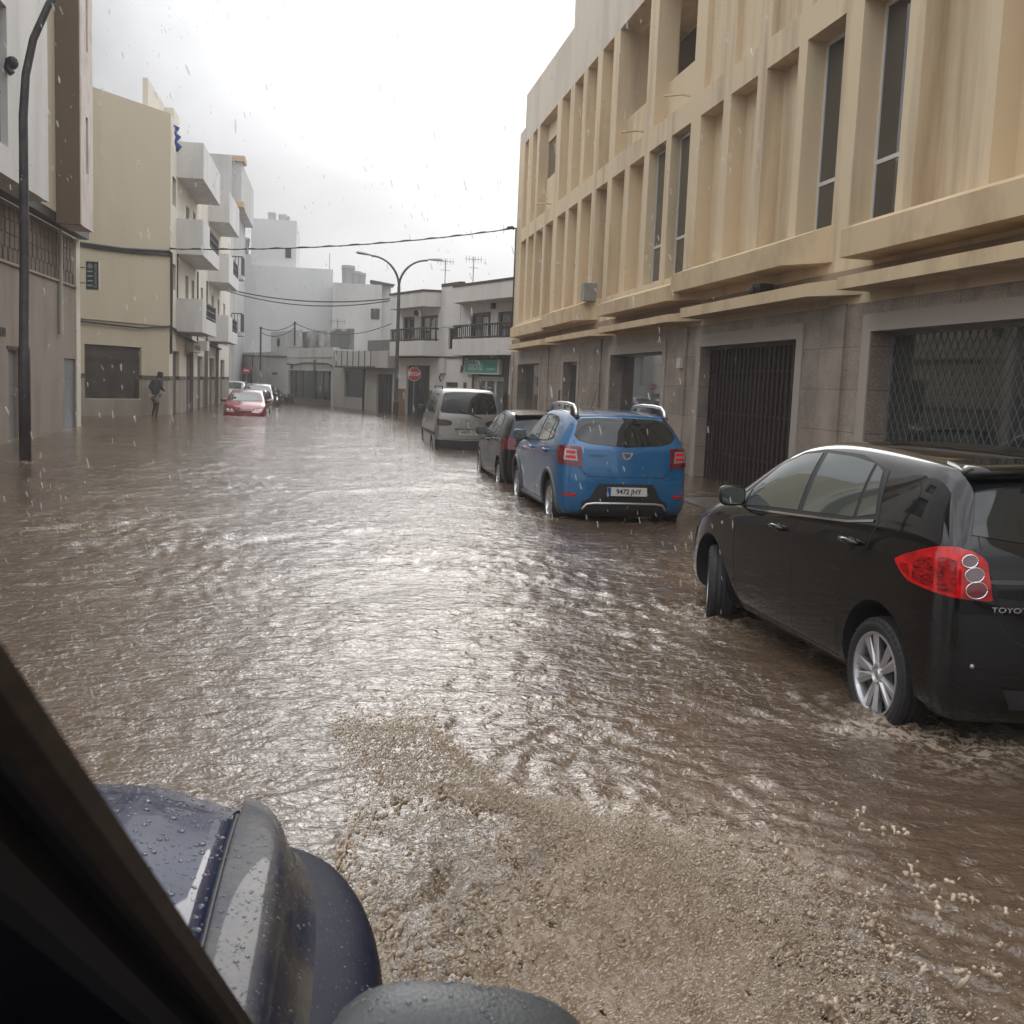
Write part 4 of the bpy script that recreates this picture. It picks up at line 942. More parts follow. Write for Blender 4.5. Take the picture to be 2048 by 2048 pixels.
def seams(bvh, root, lists, w=.007):
    m = MB()
    for pr, pts in lists:
        strip_geo(m, bvh, pts, pr, w, .0012, 36)
    return m.build('panel_gaps', M_ink, root)
HATCH_SEAMS = [(s, p) for s in 'LR' for p in (
    [(2.84, 1.0), (2.86, .7), (2.80, .38), (2.74, .29), (1.2, .29)], [(1.86, 1.06), (1.84, .7), (1.83, .29)], [(.86, 1.14), (.92, .98), (1.12, .86), (1.20, .6), (1.22, .42), (1.2, .29)])] + [
    ('B', [(-.66, 1.30), (-.70, 1.12), (-.66, .98), (-.60, .80), (-.56, .66), (-.40, .60), (.40, .60), (.56, .66), (.60, .80), (.66, .98), (.70, 1.12), (.66, 1.30)])]

def hatchback(name, label, group, loc, rz, paintm, glass, detail=2, st=None, zdrop=0.0, steer=0.0, spokes=10, rear=True, wheel_r=.315, rim=.215, wz=.315, mirror_mat=None):
    root = empty(name, loc, rz, label, 'car', group)
    wy = (.76, 3.36)
    body, bvh = make_body(st or ST_HATCH, [paintm, M_blk], [(wy[0], .33), (wy[1], .33)], .375, root)
    for y in wy:
        for sd in (-1, 1): wheel(root, sd * .765, y, wheel_r, .205, rim, sd, spokes, steer if y > 2 else 0, z=wz)
    side_glass(bvh, root, [([(1.90, 1.065), (2.35, 1.035), (2.74, 1.0)], [(1.95, 1.435), (2.22, 1.405), (2.5, 1.31), (2.76, 1.12), (2.80, 1.02)][:4]),
                           ([(1.82, 1.07), (1.45, 1.095), (1.16, 1.115)][::-1], [(1.87, 1.437), (1.5, 1.44), (1.20, 1.42)][::-1]),
                           ([(.93, 1.16), (1.12, 1.12)], [(1.06, 1.385), (1.16, 1.415)]),
                           ([(2.80, 1.00), (2.98, .995)], [(2.80, 1.11), (2.87, 1.06)])],
               ([(.88, 1.13), (1.2, 1.095), (1.9, 1.045), (2.5, 1.005), (3.08, .98)], [(1.00, 1.40), (1.4, 1.46), (1.95, 1.458), (2.25, 1.42), (2.55, 1.305), (3.08, 1.0)]), glass)
    patch(bvh, 'windscreen', glass, [(-.66, 3.10), (-.35, 3.20), (0, 3.23), (.35, 3.20), (.66, 3.10)], [(-.56, 2.50), (-.3, 2.44), (0, 2.42), (.3, 2.44), (.56, 2.50)], 'T', .005, 26, 14, root)
    patch(bvh, 'rear_window', M_glass, [(-.72, 1.15), (-.3, 1.10), (0, 1.09), (.3, 1.10), (.72, 1.15)], [(-.63, 1.385), (-.3, 1.41), (0, 1.415), (.3, 1.41), (.63, 1.385)], 'B', .005, 30, 10, root)
    m = MB()
    for sd in 'LR': strip_geo(m, bvh, [(.92, 1.122), (1.2, 1.083), (1.9, 1.033), (2.5, .993), (3.0, .972)], sd, .014, .007, 50)
    m.build('belt_trim', M_chrome, root)
    for sd in (-1, 1): door_mirror(root, mirror_mat or paintm, sd, 2.80, 1.06, .83)
    handles(bvh, root, paintm, [(2.10, .93), (1.10, .985)])
    seams(bvh, root, HATCH_SEAMS)
    # spoiler over the rear window
    m = MB(); sp = []
    for y, z, xx in ((.62, 1.488, .62), (.34, 1.474, .655), (.27, 1.452, .655)):
        sp.append([(xx * c, y - .05 * (1 - c * c), z + .028 * (1 - c * c)) for c in (-1, -.9, -.6, -.3, 0, .3, .6, .9, 1)])
    lo = [(p[0], p[1] + .03, p[2] - .035) for p in sp[2]]; sp.append(lo); sp.append([(p[0] * .97, .52, p[2] - .03) for p in lo])
    v = [p for r_ in sp for p in r_]; n = 9; f = [(i * n + j, i * n + j + 1, ((i + 1) % 5) * n + j + 1, ((i + 1) % 5) * n + j) for i in range(5) for j in range(n - 1)]
    f += [tuple(i * n for i in range(5)), tuple(i * n + n - 1 for i in range(5))[::-1]]
    m.add(v, f); smooth(m.build('spoiler', paintm, root))
    m = MB(); m.loftpoly([(-.012, .60, 1.525), (.012, .60, 1.525), (.012, .74, 1.53), (-.012, .74, 1.53)], [(-.004, .585, 1.575), (.004, .585, 1.575), (.004, .61, 1.578), (-.004, .61, 1.578)])
    m.build('roof_antenna', M_blk, root)
    m = MB(); rod_geo(m, bvh, [(-.5, .42), (0, .42), (.5, .42)], 'B', .004); 
    front_end(bvh, root, paintm)
    return root, body, bvh

def auris_lamp(bvh, root, sg):
    cx, cy = -.85, .12; ang = PI / 4
    class Mir:   # mirrored caster for the right-hand lamp
        pass
    pr = (cx, cy, ang)
    if sg > 0: pr = (-cx, cy, PI - ang)
    q = (lambda l: l) if sg < 0 else (lambda l: [(-a, b) for a, b in l])
    top = [(-.37, .968), (-.30, 1.01), (-.20, 1.055), (-.10, 1.092), (.0, 1.103), (.07, 1.088), (.125, 1.055), (.145, 1.03)]
    bot = [(-.365, .95), (-.315, .90), (-.26, .865), (-.12, .85), (.0, .84), (.10, .832), (.165, .828), (.185, .835)]
    sc_ = lambda l: [(-.1 + (a + .1) * .93, .96 + (b - .96) * .9) for a, b in l]
    q0 = q; q = lambda l: q0(sc_(l))
    lamp = patch(bvh, 'tail_light', M_red, q(bot), q(top), pr, .012, 36, 14, root, .03)
    for b, t in (([(-.31, .915), (-.255, .885)], [(-.335, .955), (-.27, .96)]),
                 ([(-.235, .88), (-.09, .865)], [(-.235, .975), (-.19, 1.02), (-.11, 1.03)]),
                 ([(-.07, .862), (.03, .854)], [(-.085, 1.035), (-.03, 1.045), (.015, 1.03)])):
        patch(bvh, 'lamp_facet', M_redb, q(b), q(t), pr, .0135, 14, 12, lamp, 0)
    f = caster(bvh, pr)
    for (a, b, r, mt) in ((.068, 1.035, .032, M_lensd), (.095, .965, .039, M_lensd), (.11, .885, .045, M_redd)):
        pa = [(a + r * math.cos(PI * k / 10), b + r * math.sin(PI * k / 10) * .98) for k in range(10, -1, -1)]
        pb = [(a + r * math.cos(PI * k / 10), b - r * math.sin(PI * k / 10) * .98) for k in range(10, -1, -1)]
        patch(bvh, 'lamp_disc', mt, q(pb), q(pa), pr, .016, 16, 10, lamp, .004)
        m = MB(); rod_geo(m, bvh, q([(a + r * math.cos(2 * PI * k / 24), b + r * math.sin(2 * PI * k / 24)) for k in range(25)]), pr, .0035, .0165, 40)
        m.build('lamp_ring', M_chrome, lamp, smooth=True)
    return lamp

def black_car():
    P = pm('paint_black', (0.002, 0.0022, 0.003), 0.4, 0.0, coat=1.0, spec=0.05)
    root, body, bvh = hatchback('parked_car', 'black hatchback with a large red tail light, nearest parked car', 'cars parked along the right kerb',
                                (3.83, 4.56, -.088), 0, P, M_glass2, steer=math.radians(-19), rim=.232, wz=.298)
    for sg in (-1, 1): auris_lamp(bvh, root, sg)
    f = caster(bvh, 'B'); l1 = f(-.63, .80)[0]; l2 = f(-.45, .80)[0]
    text('maker_lettering', 'TOYOTA', .036, M_chrome, root, ((l1.x + l2.x) / 2, (l1.y + l2.y) / 2 - .004, .80), (PI / 2, 0, math.atan2(l2.y - l1.y, l2.x - l1.x)), .002, 1.45)
    plate(root, 0, -.012, .70, math.radians(4), '6083 FKT')
    patch(bvh, 'boot_handle', pm('dark_chrome', (.10, .10, .105), .25, .7), [(-.68, .925), (-.25, .93), (.25, .93), (.68, .925)], [(-.68, .945), (-.25, .955), (.25, .955), (.68, .945)], 'B', .012, 30, 3, root)
    m = MB()
    for sd in 'LR': m.ball((( -1 if sd == 'L' else 1) * .87, 3.12, .82), .02, 10, 0, (.5, 1.6, .9))
    m.build('side_repeater', M_lens, root, smooth=True)
    patch(bvh, 'bumper_insert', M_blk, [(-.5, .30), (.5, .30)], [(-.55, .40), (.55, .40)], 'B', .004, 20, 4, root)
    m = MB(); m.ball((-.72, .09, .52), .012, 8); m.ball((.72, .09, .52), .012, 8); m.build('parking_sensor', M_lens, root, smooth=True)
    return root

ST_SUV = [
    std_station(0, 0, 0, 1.12, 1.45, .56, .915, ylist=[.24, .13, .10, .11, .14, .17, .25, .33]),
    std_station(.26, .32, .50, 1.13, 1.49, .62, .985), std_station(.50, .56, .74, 1.12, 1.515, .635),
    std_station(.85, .88, 1.02, 1.10, 1.528, .64), std_station(1.25, 1.25, 1.36, 1.085, 1.535, .643), std_station(1.65, 1.65, 1.70, 1.07, 1.535, .645),
    std_station(2.02, 2.02, 2.04, 1.055, 1.51, .648), std_station(2.35, 2.35, 2.36, 1.04, 1.44, .655),
    std_station(2.62, 2.62, 2.64, 1.03, 1.315, .68), std_station(2.88, 2.86, 2.88, 1.02, 1.175, .715),
    std_station(3.10, 3.08, 3.08, 1.0, 1.05, .755), std_station(3.40, 3.36, 3.35, .955, 1.005, .745, .99),
    std_station(3.70, 3.66, 3.62, .86, .94, .71, .95), std_station(3.88, 3.84, 3.82, .74, .83, .63, .88),
    std_station(0, 0, 0, .62, .70, .52, .80, ylist=[3.84, 3.92, 3.94, 3.94, 3.93, 3.92, 3.91, 3.89])]
def blue_car():
    P = pm('paint_blue', (0.004, 0.115, 0.29), 0.3, 0.15, coat=1.0, var=0.1, vscale=1.2)
    root = empty('parked_car', (3.79, 13.27, -.14), 0, 'bright blue hatchback with silver roof rails, second parked car from the right edge', 'car', 'cars parked along the right kerb')
    wy = (.73, 3.24)
    st = [[(y, z, x * 1.0) for y, z, x in r] for r in ST_SUV]
    body, bvh = make_body(st, [P, M_blk], [(w, .34) for w in wy], .385, root)
    for y in wy:
        for sd in (-1, 1): wheel(root, sd * .765, y, .315, .20, .215, sd, 7, 0)
    side_glass(bvh, root, [([(1.78, 1.095), (2.2, 1.075), (2.62, 1.06)], [(1.80, 1.44), (2.1, 1.42), (2.38, 1.34), (2.64, 1.19)]),
                           ([(1.05, 1.13), (1.4, 1.11), (1.70, 1.10)], [(1.12, 1.42), (1.4, 1.445), (1.72, 1.445)]),
                           ([(.80, 1.19), (1.0, 1.14)], [(.96, 1.37), (1.06, 1.42)])],
               ([(.76, 1.17), (1.05, 1.115), (1.7, 1.08), (2.3, 1.055), (2.92, 1.03)], [(.92, 1.40), (1.12, 1.45), (1.7, 1.468), (2.1, 1.445), (2.4, 1.35), (2.92, 1.06)]), M_glass2)
    patch(bvh, 'windscreen', M_glass2, [(-.66, 2.95), (0, 3.06), (.66, 2.95)], [(-.56, 2.36), (0, 2.30), (.56, 2.36)], 'T', .005, 26, 14, root)
    patch(bvh, 'rear_window', M_glass, [(-.67, 1.24), (-.62, 1.17), (-.45, 1.135), (0, 1.105), (.45, 1.135), (.62, 1.17), (.67, 1.24)],
          [(-.60, 1.41), (-.585, 1.445), (-.35, 1.462), (0, 1.47), (.35, 1.462), (.585, 1.445), (.60, 1.41)], 'B', .006, 40, 12, root)
    m = MB(); rod_geo(m, bvh, [(-.60, 1.475), (-.3, 1.492), (0, 1.50), (.3, 1.492), (.60, 1.475)], 'B', .022, -.006, 30)
    for sd in (-1, 1): pass
    m.build('spoiler', P, root, smooth=True)
    for sg in (-1, 1):
        pr = (sg * .86, .08, PI / 4 if sg < 0 else PI - PI / 4)
        q = (lambda l: l) if sg < 0 else (lambda l: [(-a, b) for a, b in l])
        lp = patch(bvh, 'tail_light', M_redd, q([(-.16, .90), (-.08, .875), (.10, .85), (.20, .85)]), q([(-.19, 1.075), (-.10, 1.10), (.08, 1.105), (.17, 1.09)]), pr, .012, 20, 8, root, .03)
        a = patch(bvh, 'lamp_lens', M_lens, q([(-.01, .93), (.15, .915)]), q([(-.01, 1.065), (.12, 1.06)]), pr, .0145, 12, 8, lp, .002)
        patch(bvh, 'lamp_lens_red', M_red, q([(.012, .95), (.128, .94)]), q([(.012, .985), (.12, .982)]), pr, .0165, 12, 6, lp, .001)
        patch(bvh, 'lamp_lens_red', M_red, q([(.012, 1.01), (.118, 1.005)]), q([(.012, 1.045), (.11, 1.04)]), pr, .0165, 12, 6, lp, .001)
        patch(bvh, 'bumper_reflector', M_red, q([(-.02, .475), (.16, .46)]), q([(-.02, .505), (.16, .50)]), pr, .006, 12, 4, root, .004)
    # plastic lower bumper and silver skid bar
    patch(bvh, 'bumper_cladding', M_blk, [(-.60, .235), (-.4, .23), (.4, .23), (.60, .235)], [(-.56, .40), (-.47, .45), (-.36, .64), (.36, .64), (.47, .45), (.56, .40)], 'B', .006, 50, 10, root)
    m = MB(); rod_geo(m, bvh, [(-.56, .30), (-.50, .37), (-.40, .385), (0, .39), (.40, .385), (.50, .37), (.56, .30)], 'B', .017, .012, 40)
    m.build('skid_bar', M_alloy, root, smooth=True)
    plate(root, 0.0, -.032, .545, math.radians(3), '9472 JHY')
    text('model_lettering', 'SANDERO', .045, M_chrome, root, (-.40, -.005, 1.005), (PI / 2, 0, math.radians(-4)), .003, 1.15)
    # shield badge
    m = MB(); y0 = .0
    o = [(-.085, 1.045), (.085, 1.045), (.062, .985), (.018, .945), (-.018, .945), (-.062, .985)]
    i_ = [(-.045, 1.022), (.045, 1.022), (.034, .992), (.010, .970), (-.010, .970), (-.034, .992)]
    nn = 6
    f = caster(bvh, 'B'); yb = f(0, 1.0)[0].y
    v = [(a, yb - .012, b) for a, b in o] + [(a, yb - .012, b) for a, b in i_] + [(a, yb + .01, b) for a, b in o] + [(a, yb + .01, b) for a, b in i_]
    fs = [(k, (k + 1) % nn, nn + (k + 1) % nn, nn + k) for k in range(nn)] + [(k, 2 * nn + k, 2 * nn + (k + 1) % nn, (k + 1) % nn) for k in range(nn)] + [(nn + k, nn + (k + 1) % nn, 3 * nn + (k + 1) % nn, 3 * nn + k) for k in range(nn)]
    m.add(v, fs); m.build('badge', M_chrome, root)
    # roof rails
    for sd in (-1, 1):
        m = MB(); z0 = 1.515
        m.tube([(sd * .60, .42, z0 - .03), (sd * .60, .50, z0 + .05), (sd * .60, .60, z0 + .095), (sd * .60, .95, z0 + .115), (sd * .60, 1.5, z0 + .115), (sd * .60, 1.88, z0 + .09), (sd * .60, 2.0, z0 + .04), (sd * .60, 2.06, z0 - .03)], [.03, .03, .026, .024, .024, .026, .028, .02], 8)
        r_ = m.build('roof_rail', M_chrome, root, smooth=True)
        m = MB(); m.hexa([(sd * .60 - .03, .38, z0 - .05), (sd * .60 + .03, .38, z0 - .05), (sd * .60 + .03, .72, z0 - .03), (sd * .60 - .03, .72, z0 - .03), (sd * .60 - .022, .47, z0 + .035), (sd * .60 + .022, .47, z0 + .035), (sd * .60 + .022, .66, z0 + .085), (sd * .60 - .022, .66, z0 + .085)])
        m.build('rail_foot', M_blk, r_)
    # wheel-arch and sill cladding
    for sd, s_ in (('L', -1), ('R', 1)):
        m = MB()
        for w in wy:
            rod_geo(m, bvh, [(w + .415 * math.cos(PI * k / 24 - .12), .34 + .415 * math.sin(PI * k / 24 - .12)) for k in range(0, 28)], sd, .03, .002, 50)
        rod_geo(m, bvh, [(wy[0] + .42, .27), (wy[1] - .42, .27)], sd, .035, .004, 30)
        m.build('arch_cladding', pm('arch_grey', (.10, .10, .105), .45), root, smooth=True)
        door_mirror(root, P, s_, 2.68, 1.12, .84)
    handles(bvh, root, P, [(2.00, .98), (1.0, 1.0)])
    seams(bvh, root, [(s, p) for s in 'LR' for p in ([(2.72, 1.05), (2.74, .7), (2.66, .38), (2.6, .31), (1.2, .31)], [(1.76, 1.09), (1.74, .7), (1.73, .31)], [(.78, 1.16), (.9, 1.0), (1.08, .86), (1.16, .6), (1.18, .31)])] + [
        ('B', [(-.64, 1.44), (-.70, 1.26), (-.66, 1.10), (-.63, .90), (-.58, .78), (-.48, .725), (.48, .725), (.58, .78), (.63, .90), (.66, 1.10), (.70, 1.26), (.64, 1.44)])])
    m = MB(); m.tube([(-.05, 1.9, 1.545), (-.05, 1.72, 1.72), (-.05, 1.62, 1.82)], .004, 6); m.build('roof_antenna', M_blk, root)
    front_end(bvh, root, P)
    return root

ST_VAN = [
    std_station(0, 0, 0, 1.27, 1.80, .66, .935, ylist=[.22, .13, .10, .08, .08, .09, .15, .24]),
    std_station(.24, .22, .34, 1.27, 1.87, .70, .99), std_station(.50, .50, .58, 1.27, 1.895, .71), std_station(1.1, 1.1, 1.15, 1.26, 1.91, .715),
    std_station(1.8, 1.8, 1.85, 1.25, 1.91, .715), std_station(2.5, 2.5, 2.5, 1.24, 1.90, .715), std_station(2.95, 2.95, 2.92, 1.22, 1.85, .715),
    std_station(3.3, 3.3, 3.25, 1.20, 1.70, .72), std_station(3.65, 3.62, 3.58, 1.17, 1.45, .74), std_station(3.92, 3.9, 3.86, 1.12, 1.22, .76),
    std_station(4.2, 4.18, 4.12, 1.02, 1.10, .74, .98), std_station(4.42, 4.4, 4.36, .86, .95, .66, .92),
    std_station(0, 0, 0, .66, .76, .56, .84, ylist=[4.4, 4.5, 4.52, 4.52, 4.5, 4.49, 4.48, 4.46])]
def van():
    P = pm('paint_silver', (.42, .41, .39), .35, .55, coat=.8, var=.1, vscale=2)
    root = empty('parked_van', (3.62, 27.85, -.37), 0, 'silver minivan with a dark rear window, ahead of the small dark hatchback', 'van', 'cars parked along the right kerb')
    wy = (.90, 3.70)
    body, bvh = make_body(ST_VAN, [P, M_blk], [(w, .33) for w in wy], .38, root)
    for y in wy:
        for sd in (-1, 1): wheel(root, sd * .77, y, .32, .20, .20, sd, 7, 0)
    side_glass(bvh, root, [([(.45, 1.29), (1.35, 1.29)], [(.52, 1.74), (1.35, 1.76)]), ([(1.45, 1.29), (2.45, 1.28)], [(1.45, 1.76), (2.45, 1.75)]),
                           ([(2.58, 1.27), (3.40, 1.23)], [(2.58, 1.74), (2.95, 1.70), (3.40, 1.47)])],
               ([(.40, 1.265), (2.5, 1.255), (3.75, 1.19)], [(.48, 1.78), (2.5, 1.78), (2.98, 1.74), (3.75, 1.24)]), M_glass2)
    patch(bvh, 'windscreen', M_glass2, [(-.7, 3.78), (0, 3.88), (.7, 3.78)], [(-.62, 3.08), (0, 3.0), (.62, 3.08)], 'T', .005, 26, 14, root)
    patch(bvh, 'rear_window', M_glass, [(-.74, 1.36), (-.72, 1.30), (-.5, 1.285), (0, 1.27), (.5, 1.285), (.72, 1.30), (.74, 1.36)], [(-.655, 1.76), (-.63, 1.81), (-.4, 1.835), (0, 1.845), (.4, 1.835), (.63, 1.81), (.655, 1.76)], 'B', .006, 40, 14, root)
    for sg in (-1, 1):
        q = (lambda l: l) if sg < 0 else (lambda l: [(-a, b) for a, b in l])
        patch(bvh, 'tail_light', pm('lamp_brownish', (.07, .03, .032), .15, coat=.8), q([(-.80, .965), (-.60, .955), (-.46, .985), (-.43, 1.04)]), q([(-.81, 1.13), (-.60, 1.125), (-.47, 1.09), (-.43, 1.05)]), 'B', .014, 24, 8, root, .03)
    patch(bvh, 'bumper_cladding', pm('bumper_grey', (.05, .05, .053), .5), [(-.82, .23), (0, .22), (.82, .23)], [(-.83, .60), (0, .585), (.83, .60)], 'B', .03, 30, 8, root, .04)
    plate(root, 0.0, .0, .80, 0, '64935 CL', .50, .13, False, .10)
    f = caster(bvh, 'B')
    m = MB(); m.box(-.36, .36, -.04, .02, .885, .905); m.hexa([(-.36, -.04, .885), (-.335, -.04, .885), (-.335, .02, .885), (-.36, .02, .885), (-.36, -.02, .86), (-.335, -.02, .86), (-.335, .02, .86), (-.36, .02, .86)]); m.build('plate_light_bar', M_chrome, root)
    m = MB(); m.tube([(.06, .0, 1.27), (-.1, -.005, 1.31), (-.28, .0, 1.36)], .012, 6); m.tube([(.06, -.01, 1.27), (.32, -.03, 1.19)], .014, 6); m.build('rear_wiper', M_blk, root)
    m = MB()
    for k in (-1, 1): m.tube([(k * .038 + .05 * math.cos(2 * PI * a / 20), -.012, 1.10 + .038 * math.sin(2 * PI * a / 20)) for a in range(21)], .006, 6)
    m.build('badge', M_chrome, root)
    for sd in (-1, 1):
        door_mirror(root, M_blk, sd, 3.35, 1.36, .86)
        m = MB(); m.tube([(sd * .66, .5, 1.90), (sd * .66, .55, 1.97), (sd * .66, 2.4, 1.98), (sd * .66, 2.45, 1.91)], .018, 6); m.build('roof_rail', M_blk, root)
    m = MB()
    for sd in 'LR': strip_geo(m, bvh, [(.2, .74), (4.2, .72)], sd, .09, .012, 40)
    m.build('side_moulding', pm('bumper_grey', (.05, .05, .053), .5), root)
    seams(bvh, root, [(s, p) for s in 'LR' for p in ([(3.5, 1.2), (3.45, .4)], [(2.5, 1.25), (2.5, .35)], [(1.4, 1.26), (1.4, .35)])] + [('B', [(-.76, 1.80), (-.80, 1.30), (-.76, .68), (-.6, .62), (.6, .62), (.76, .68), (.80, 1.30), (.76, 1.80)])])
    handles(bvh, root, P, [(2.68, 1.02)])
    front_end(bvh, root, P, 1.0, 1.15)
    return root

def simple_lamps(bvh, root):
    for sg in (-1, 1):
        pr = (sg * .85, .12, PI / 4 if sg < 0 else PI - PI / 4)
        q = (lambda l: l) if sg < 0 else (lambda l: [(-a, b) for a, b in l])
        patch(bvh, 'tail_light', M_redd, q([(-.2, .86), (.16, .84)]), q([(-.2, 1.04), (.13, 1.06)]), pr, .01, 16, 6, root, .02)

def all_cars():
    black_car(); blue_car(); van()
    small = scale_st(ST_HATCH, .93, .97, .965)
    P = pm('paint_graphite', (.006, .006, .008), .4, 0, coat=.7, spec=.1)
    def low(st): return st
    r, b, bv = hatchback('parked_car', 'dark grey small hatchback wedged between the silver minivan and the blue hatchback', 'cars parked along the right kerb', (3.82, 18.02, -.20), 0, P, M_glass2, mirror_mat=M_blk)
    simple_lamps(bv, r); r.scale = (.97, .93, .955)
    specs = [('red hatchback facing the camera, half submerged beside the cream apartment block', (.21, .004, .009), (-3.45, 50.1, -.46), 1.0, M_glass2, 'red'),
             ('silver car directly behind the half submerged red hatchback', (.5, .5, .5), (-3.55, 54.9, -.50), 1.0, M_glass2, 'silver2'),
             ('dark car with a raised roof, third in the far left-hand row', (.03, .035, .045), (-3.60, 60.0, -.42), 1.10, M_glass2, 'darkblue'),
             ('black car farthest back in the left-hand row, nearest the road', (.012, .012, .014), (-3.60, 65.4, -.50), 1.0, M_glass2, 'black2'),
             ('pale grey car parked past the corner at the far left, only its roof showing', (.55, .56, .56), (-6.0, 74.6, -.35), 1.06, M_glass2, 'pale')]
    for lab, col, loc, sz, g, nm in specs:
        pt = pm('paint_' + nm, col, .3, .2, coat=1.0)
        r, b, bv = hatchback('parked_car', lab, 'cars parked on the far left side', loc, PI, pt, g)
        simple_lamps(bv, r); r.scale = (1, 1, sz)
all_cars()
# ---------------------------------------------------------------- street furniture
def lamps():
    r = empty('street_lamp', (3.24, 52.6, -.5), 0, 'tall double-armed street lamp standing in the flood beside the stop sign', 'street lamp')
    m = MB(); m.tube([(0, 0, -.3), (0, 0, 1.2), (0, 0, 1.25), (0, 0, 6.7)], [.13, .13, .10, .075], 12); m.build('pole', M_pole, r, smooth=False)
    for s, dx, zt in ((-1, 1.35, 8.05), (1, 1.35, 7.98)):
        pts = []
        for k in range(13):
            t = k / 12; a = t * PI / 2
            pts.append((s * dx * (1 - math.cos(a)), 0, 6.65 + (zt - 6.65) * math.sin(a)))
        m = MB(); m.tube(pts, [.055] * 7 + [.045] * 6, 8); ao = m.build('arm', M_pole, r, smooth=True)
        h = MB(); x0 = s * dx; rings = []
        for t, wy, hz in ((0, .05, .05), (.12, .09, .06), (.35, .16, .09), (.6, .17, .09), (.72, .10, .05)):
            rings.append([(x0 + s * t, wy * math.cos(2 * PI * k / 12), zt + .02 + (t * .12 if s < 0 else .02) + hz * math.sin(2 * PI * k / 12) * (1 if math.sin(2 * PI * k / 12) > 0 else .5)) for k in range(12)])
        v = [p for q in rings for p in q]; f = [(i * 12 + k, i * 12 + (k + 1) % 12, (i + 1) * 12 + (k + 1) % 12, (i + 1) * 12 + k) for i in range(4) for k in range(12)] + [tuple(range(12)), tuple(48 + k for k in range(12))]
        h.add(v, f); h.build('lamp_head', pm('lamp_grey', (.22, .22, .22), .45), ao, smooth=False)
    r = empty('street_lamp', (-5.35, 20.52, -.3), 0, 'dark curved-top street lamp post at the left edge, close to the grey-brown building', 'street lamp')
    m = MB(); m.tube([(0, 0, -.3), (0, 0, 2.3), (0, 0, 2.35), (.03, 0, 4.0), (.04, 0, 6.3), (.09, 0, 7.0), (.22, 0, 7.6), (.48, 0, 8.2), (.9, 0, 8.75), (1.5, 0, 9.1), (2.0, 0, 9.2)], [.105, .105, .085, .08, .075, .07, .066, .062, .058, .055, .05], 14)
    m.build('pole', pm('pole_dark', (.075, .073, .073), .5, .3, var=.4, vscale=6), r, smooth=True)
    m = MB(); m.ball((2.35, 0, 9.22), .4, 14, 0, (1, .4, .25)); m.build('lamp_head', MATS['lamp_grey'], r, smooth=True)
    m = MB(); m.box(-.12, -.10, -.05, .05, 1.0, 1.5); 
lamps()
def facing(o): # keep sign faces towards -y
    return o
def signs():
    r = empty('stop_sign', (4.2, 54.0, -.5), 0, 'red octagonal stop sign on a grey post in front of a dark garage door', 'sign')
    z = 2.56
    def octo(rr, y): return [(rr * math.cos(PI / 8 + k * PI / 4), y, z + rr * math.sin(PI / 8 + k * PI / 4)) for k in range(8)]
    m = MB(); m.tube([(0, 0, -.3), (0, 0, z + .2)], .035, 8); m.build('post', M_metal, r)
    m = MB(); m.loftpoly(octo(.355, -.06), octo(.355, -.04)); p = m.build('sign_border', pm('sign_white2', (.65, .63, .62), .5), r)
    m = MB(); m.loftpoly(octo(.325, -.066), octo(.325, -.0605)); m.build('sign_face', pm('stop_red', (.42, .03, .035), .5), r)
    text('sign_lettering', 'STOP', .26, MATS['sign_white2'], r, (0, -.068, z - .005), (PI / 2, 0, 0), .002, .98, bold=.008)
    r = empty('crossing_sign', (1.62, 65.0, -.55), 0, 'blue square pedestrian crossing sign on a dark post by the greige house', 'sign')
    m = MB(); m.tube([(.22, .02, -.3), (.22, .02, 2.7)], .04, 8); m.build('post', M_dkfr, r)
    m = MB(); m.box(-.27, .27, -.05, -.03, 2.2, 2.76); m.build('sign_face', pm('sign_blue', (.03, .09, .27), .5), r)
    m = MB(); m.loftpoly([(-.2, -.055, 2.3), (.2, -.055, 2.3), (0, -.055, 2.70)], [(-.2, -.051, 2.3), (.2, -.051, 2.3), (0, -.051, 2.70)]); m.build('triangle', MATS['sign_white2'], r)
    m = MB(); m.tube([(-.07, -.058, 2.34), (-.02, -.058, 2.46), (.07, -.058, 2.34)], .016, 5); m.tube([(-.02, -.058, 2.46), (.0, -.058, 2.56)], .024, 5); m.ball((.01, -.058, 2.605), .028, 8); m.build('walker_figure', M_ink, r)
    m = MB(); m.box(-.27, .27, -.05, -.03, 2.02, 2.15); m.build('lower_plate', MATS['sign_white2'], r)
    r = empty('no_entry_sign', (-4.8, 66.0, -.55), 0, 'small red no entry sign with a white bar by the low white house', 'sign')
    m = MB(); m.tube([(.0, .0, -.3), (.0, .0, 2.6)], .04, 8); m.build('post', M_metal, r)
    m = MB(); m.lathe([(-.06, .0001), (-.06, .21), (-.04, .21), (-.04, .0001)], 28, 'y', 0, (0, 0, 2.5)); m.build('sign_face', MATS['stop_red'], r)
    m = MB(); m.box(-.15, .15, -.066, -.0605, 2.46, 2.54); m.build('bar', MATS['sign_white2'], r)
signs()
def sag(a, b, s, n=24, wob=0.0):
    return [(a[0] + (b[0] - a[0]) * t, a[1] + (b[1] - a[1]) * t, a[2] + (b[2] - a[2]) * t - s * 4 * t * (1 - t)) for t in [k / n for k in range(n + 1)]]
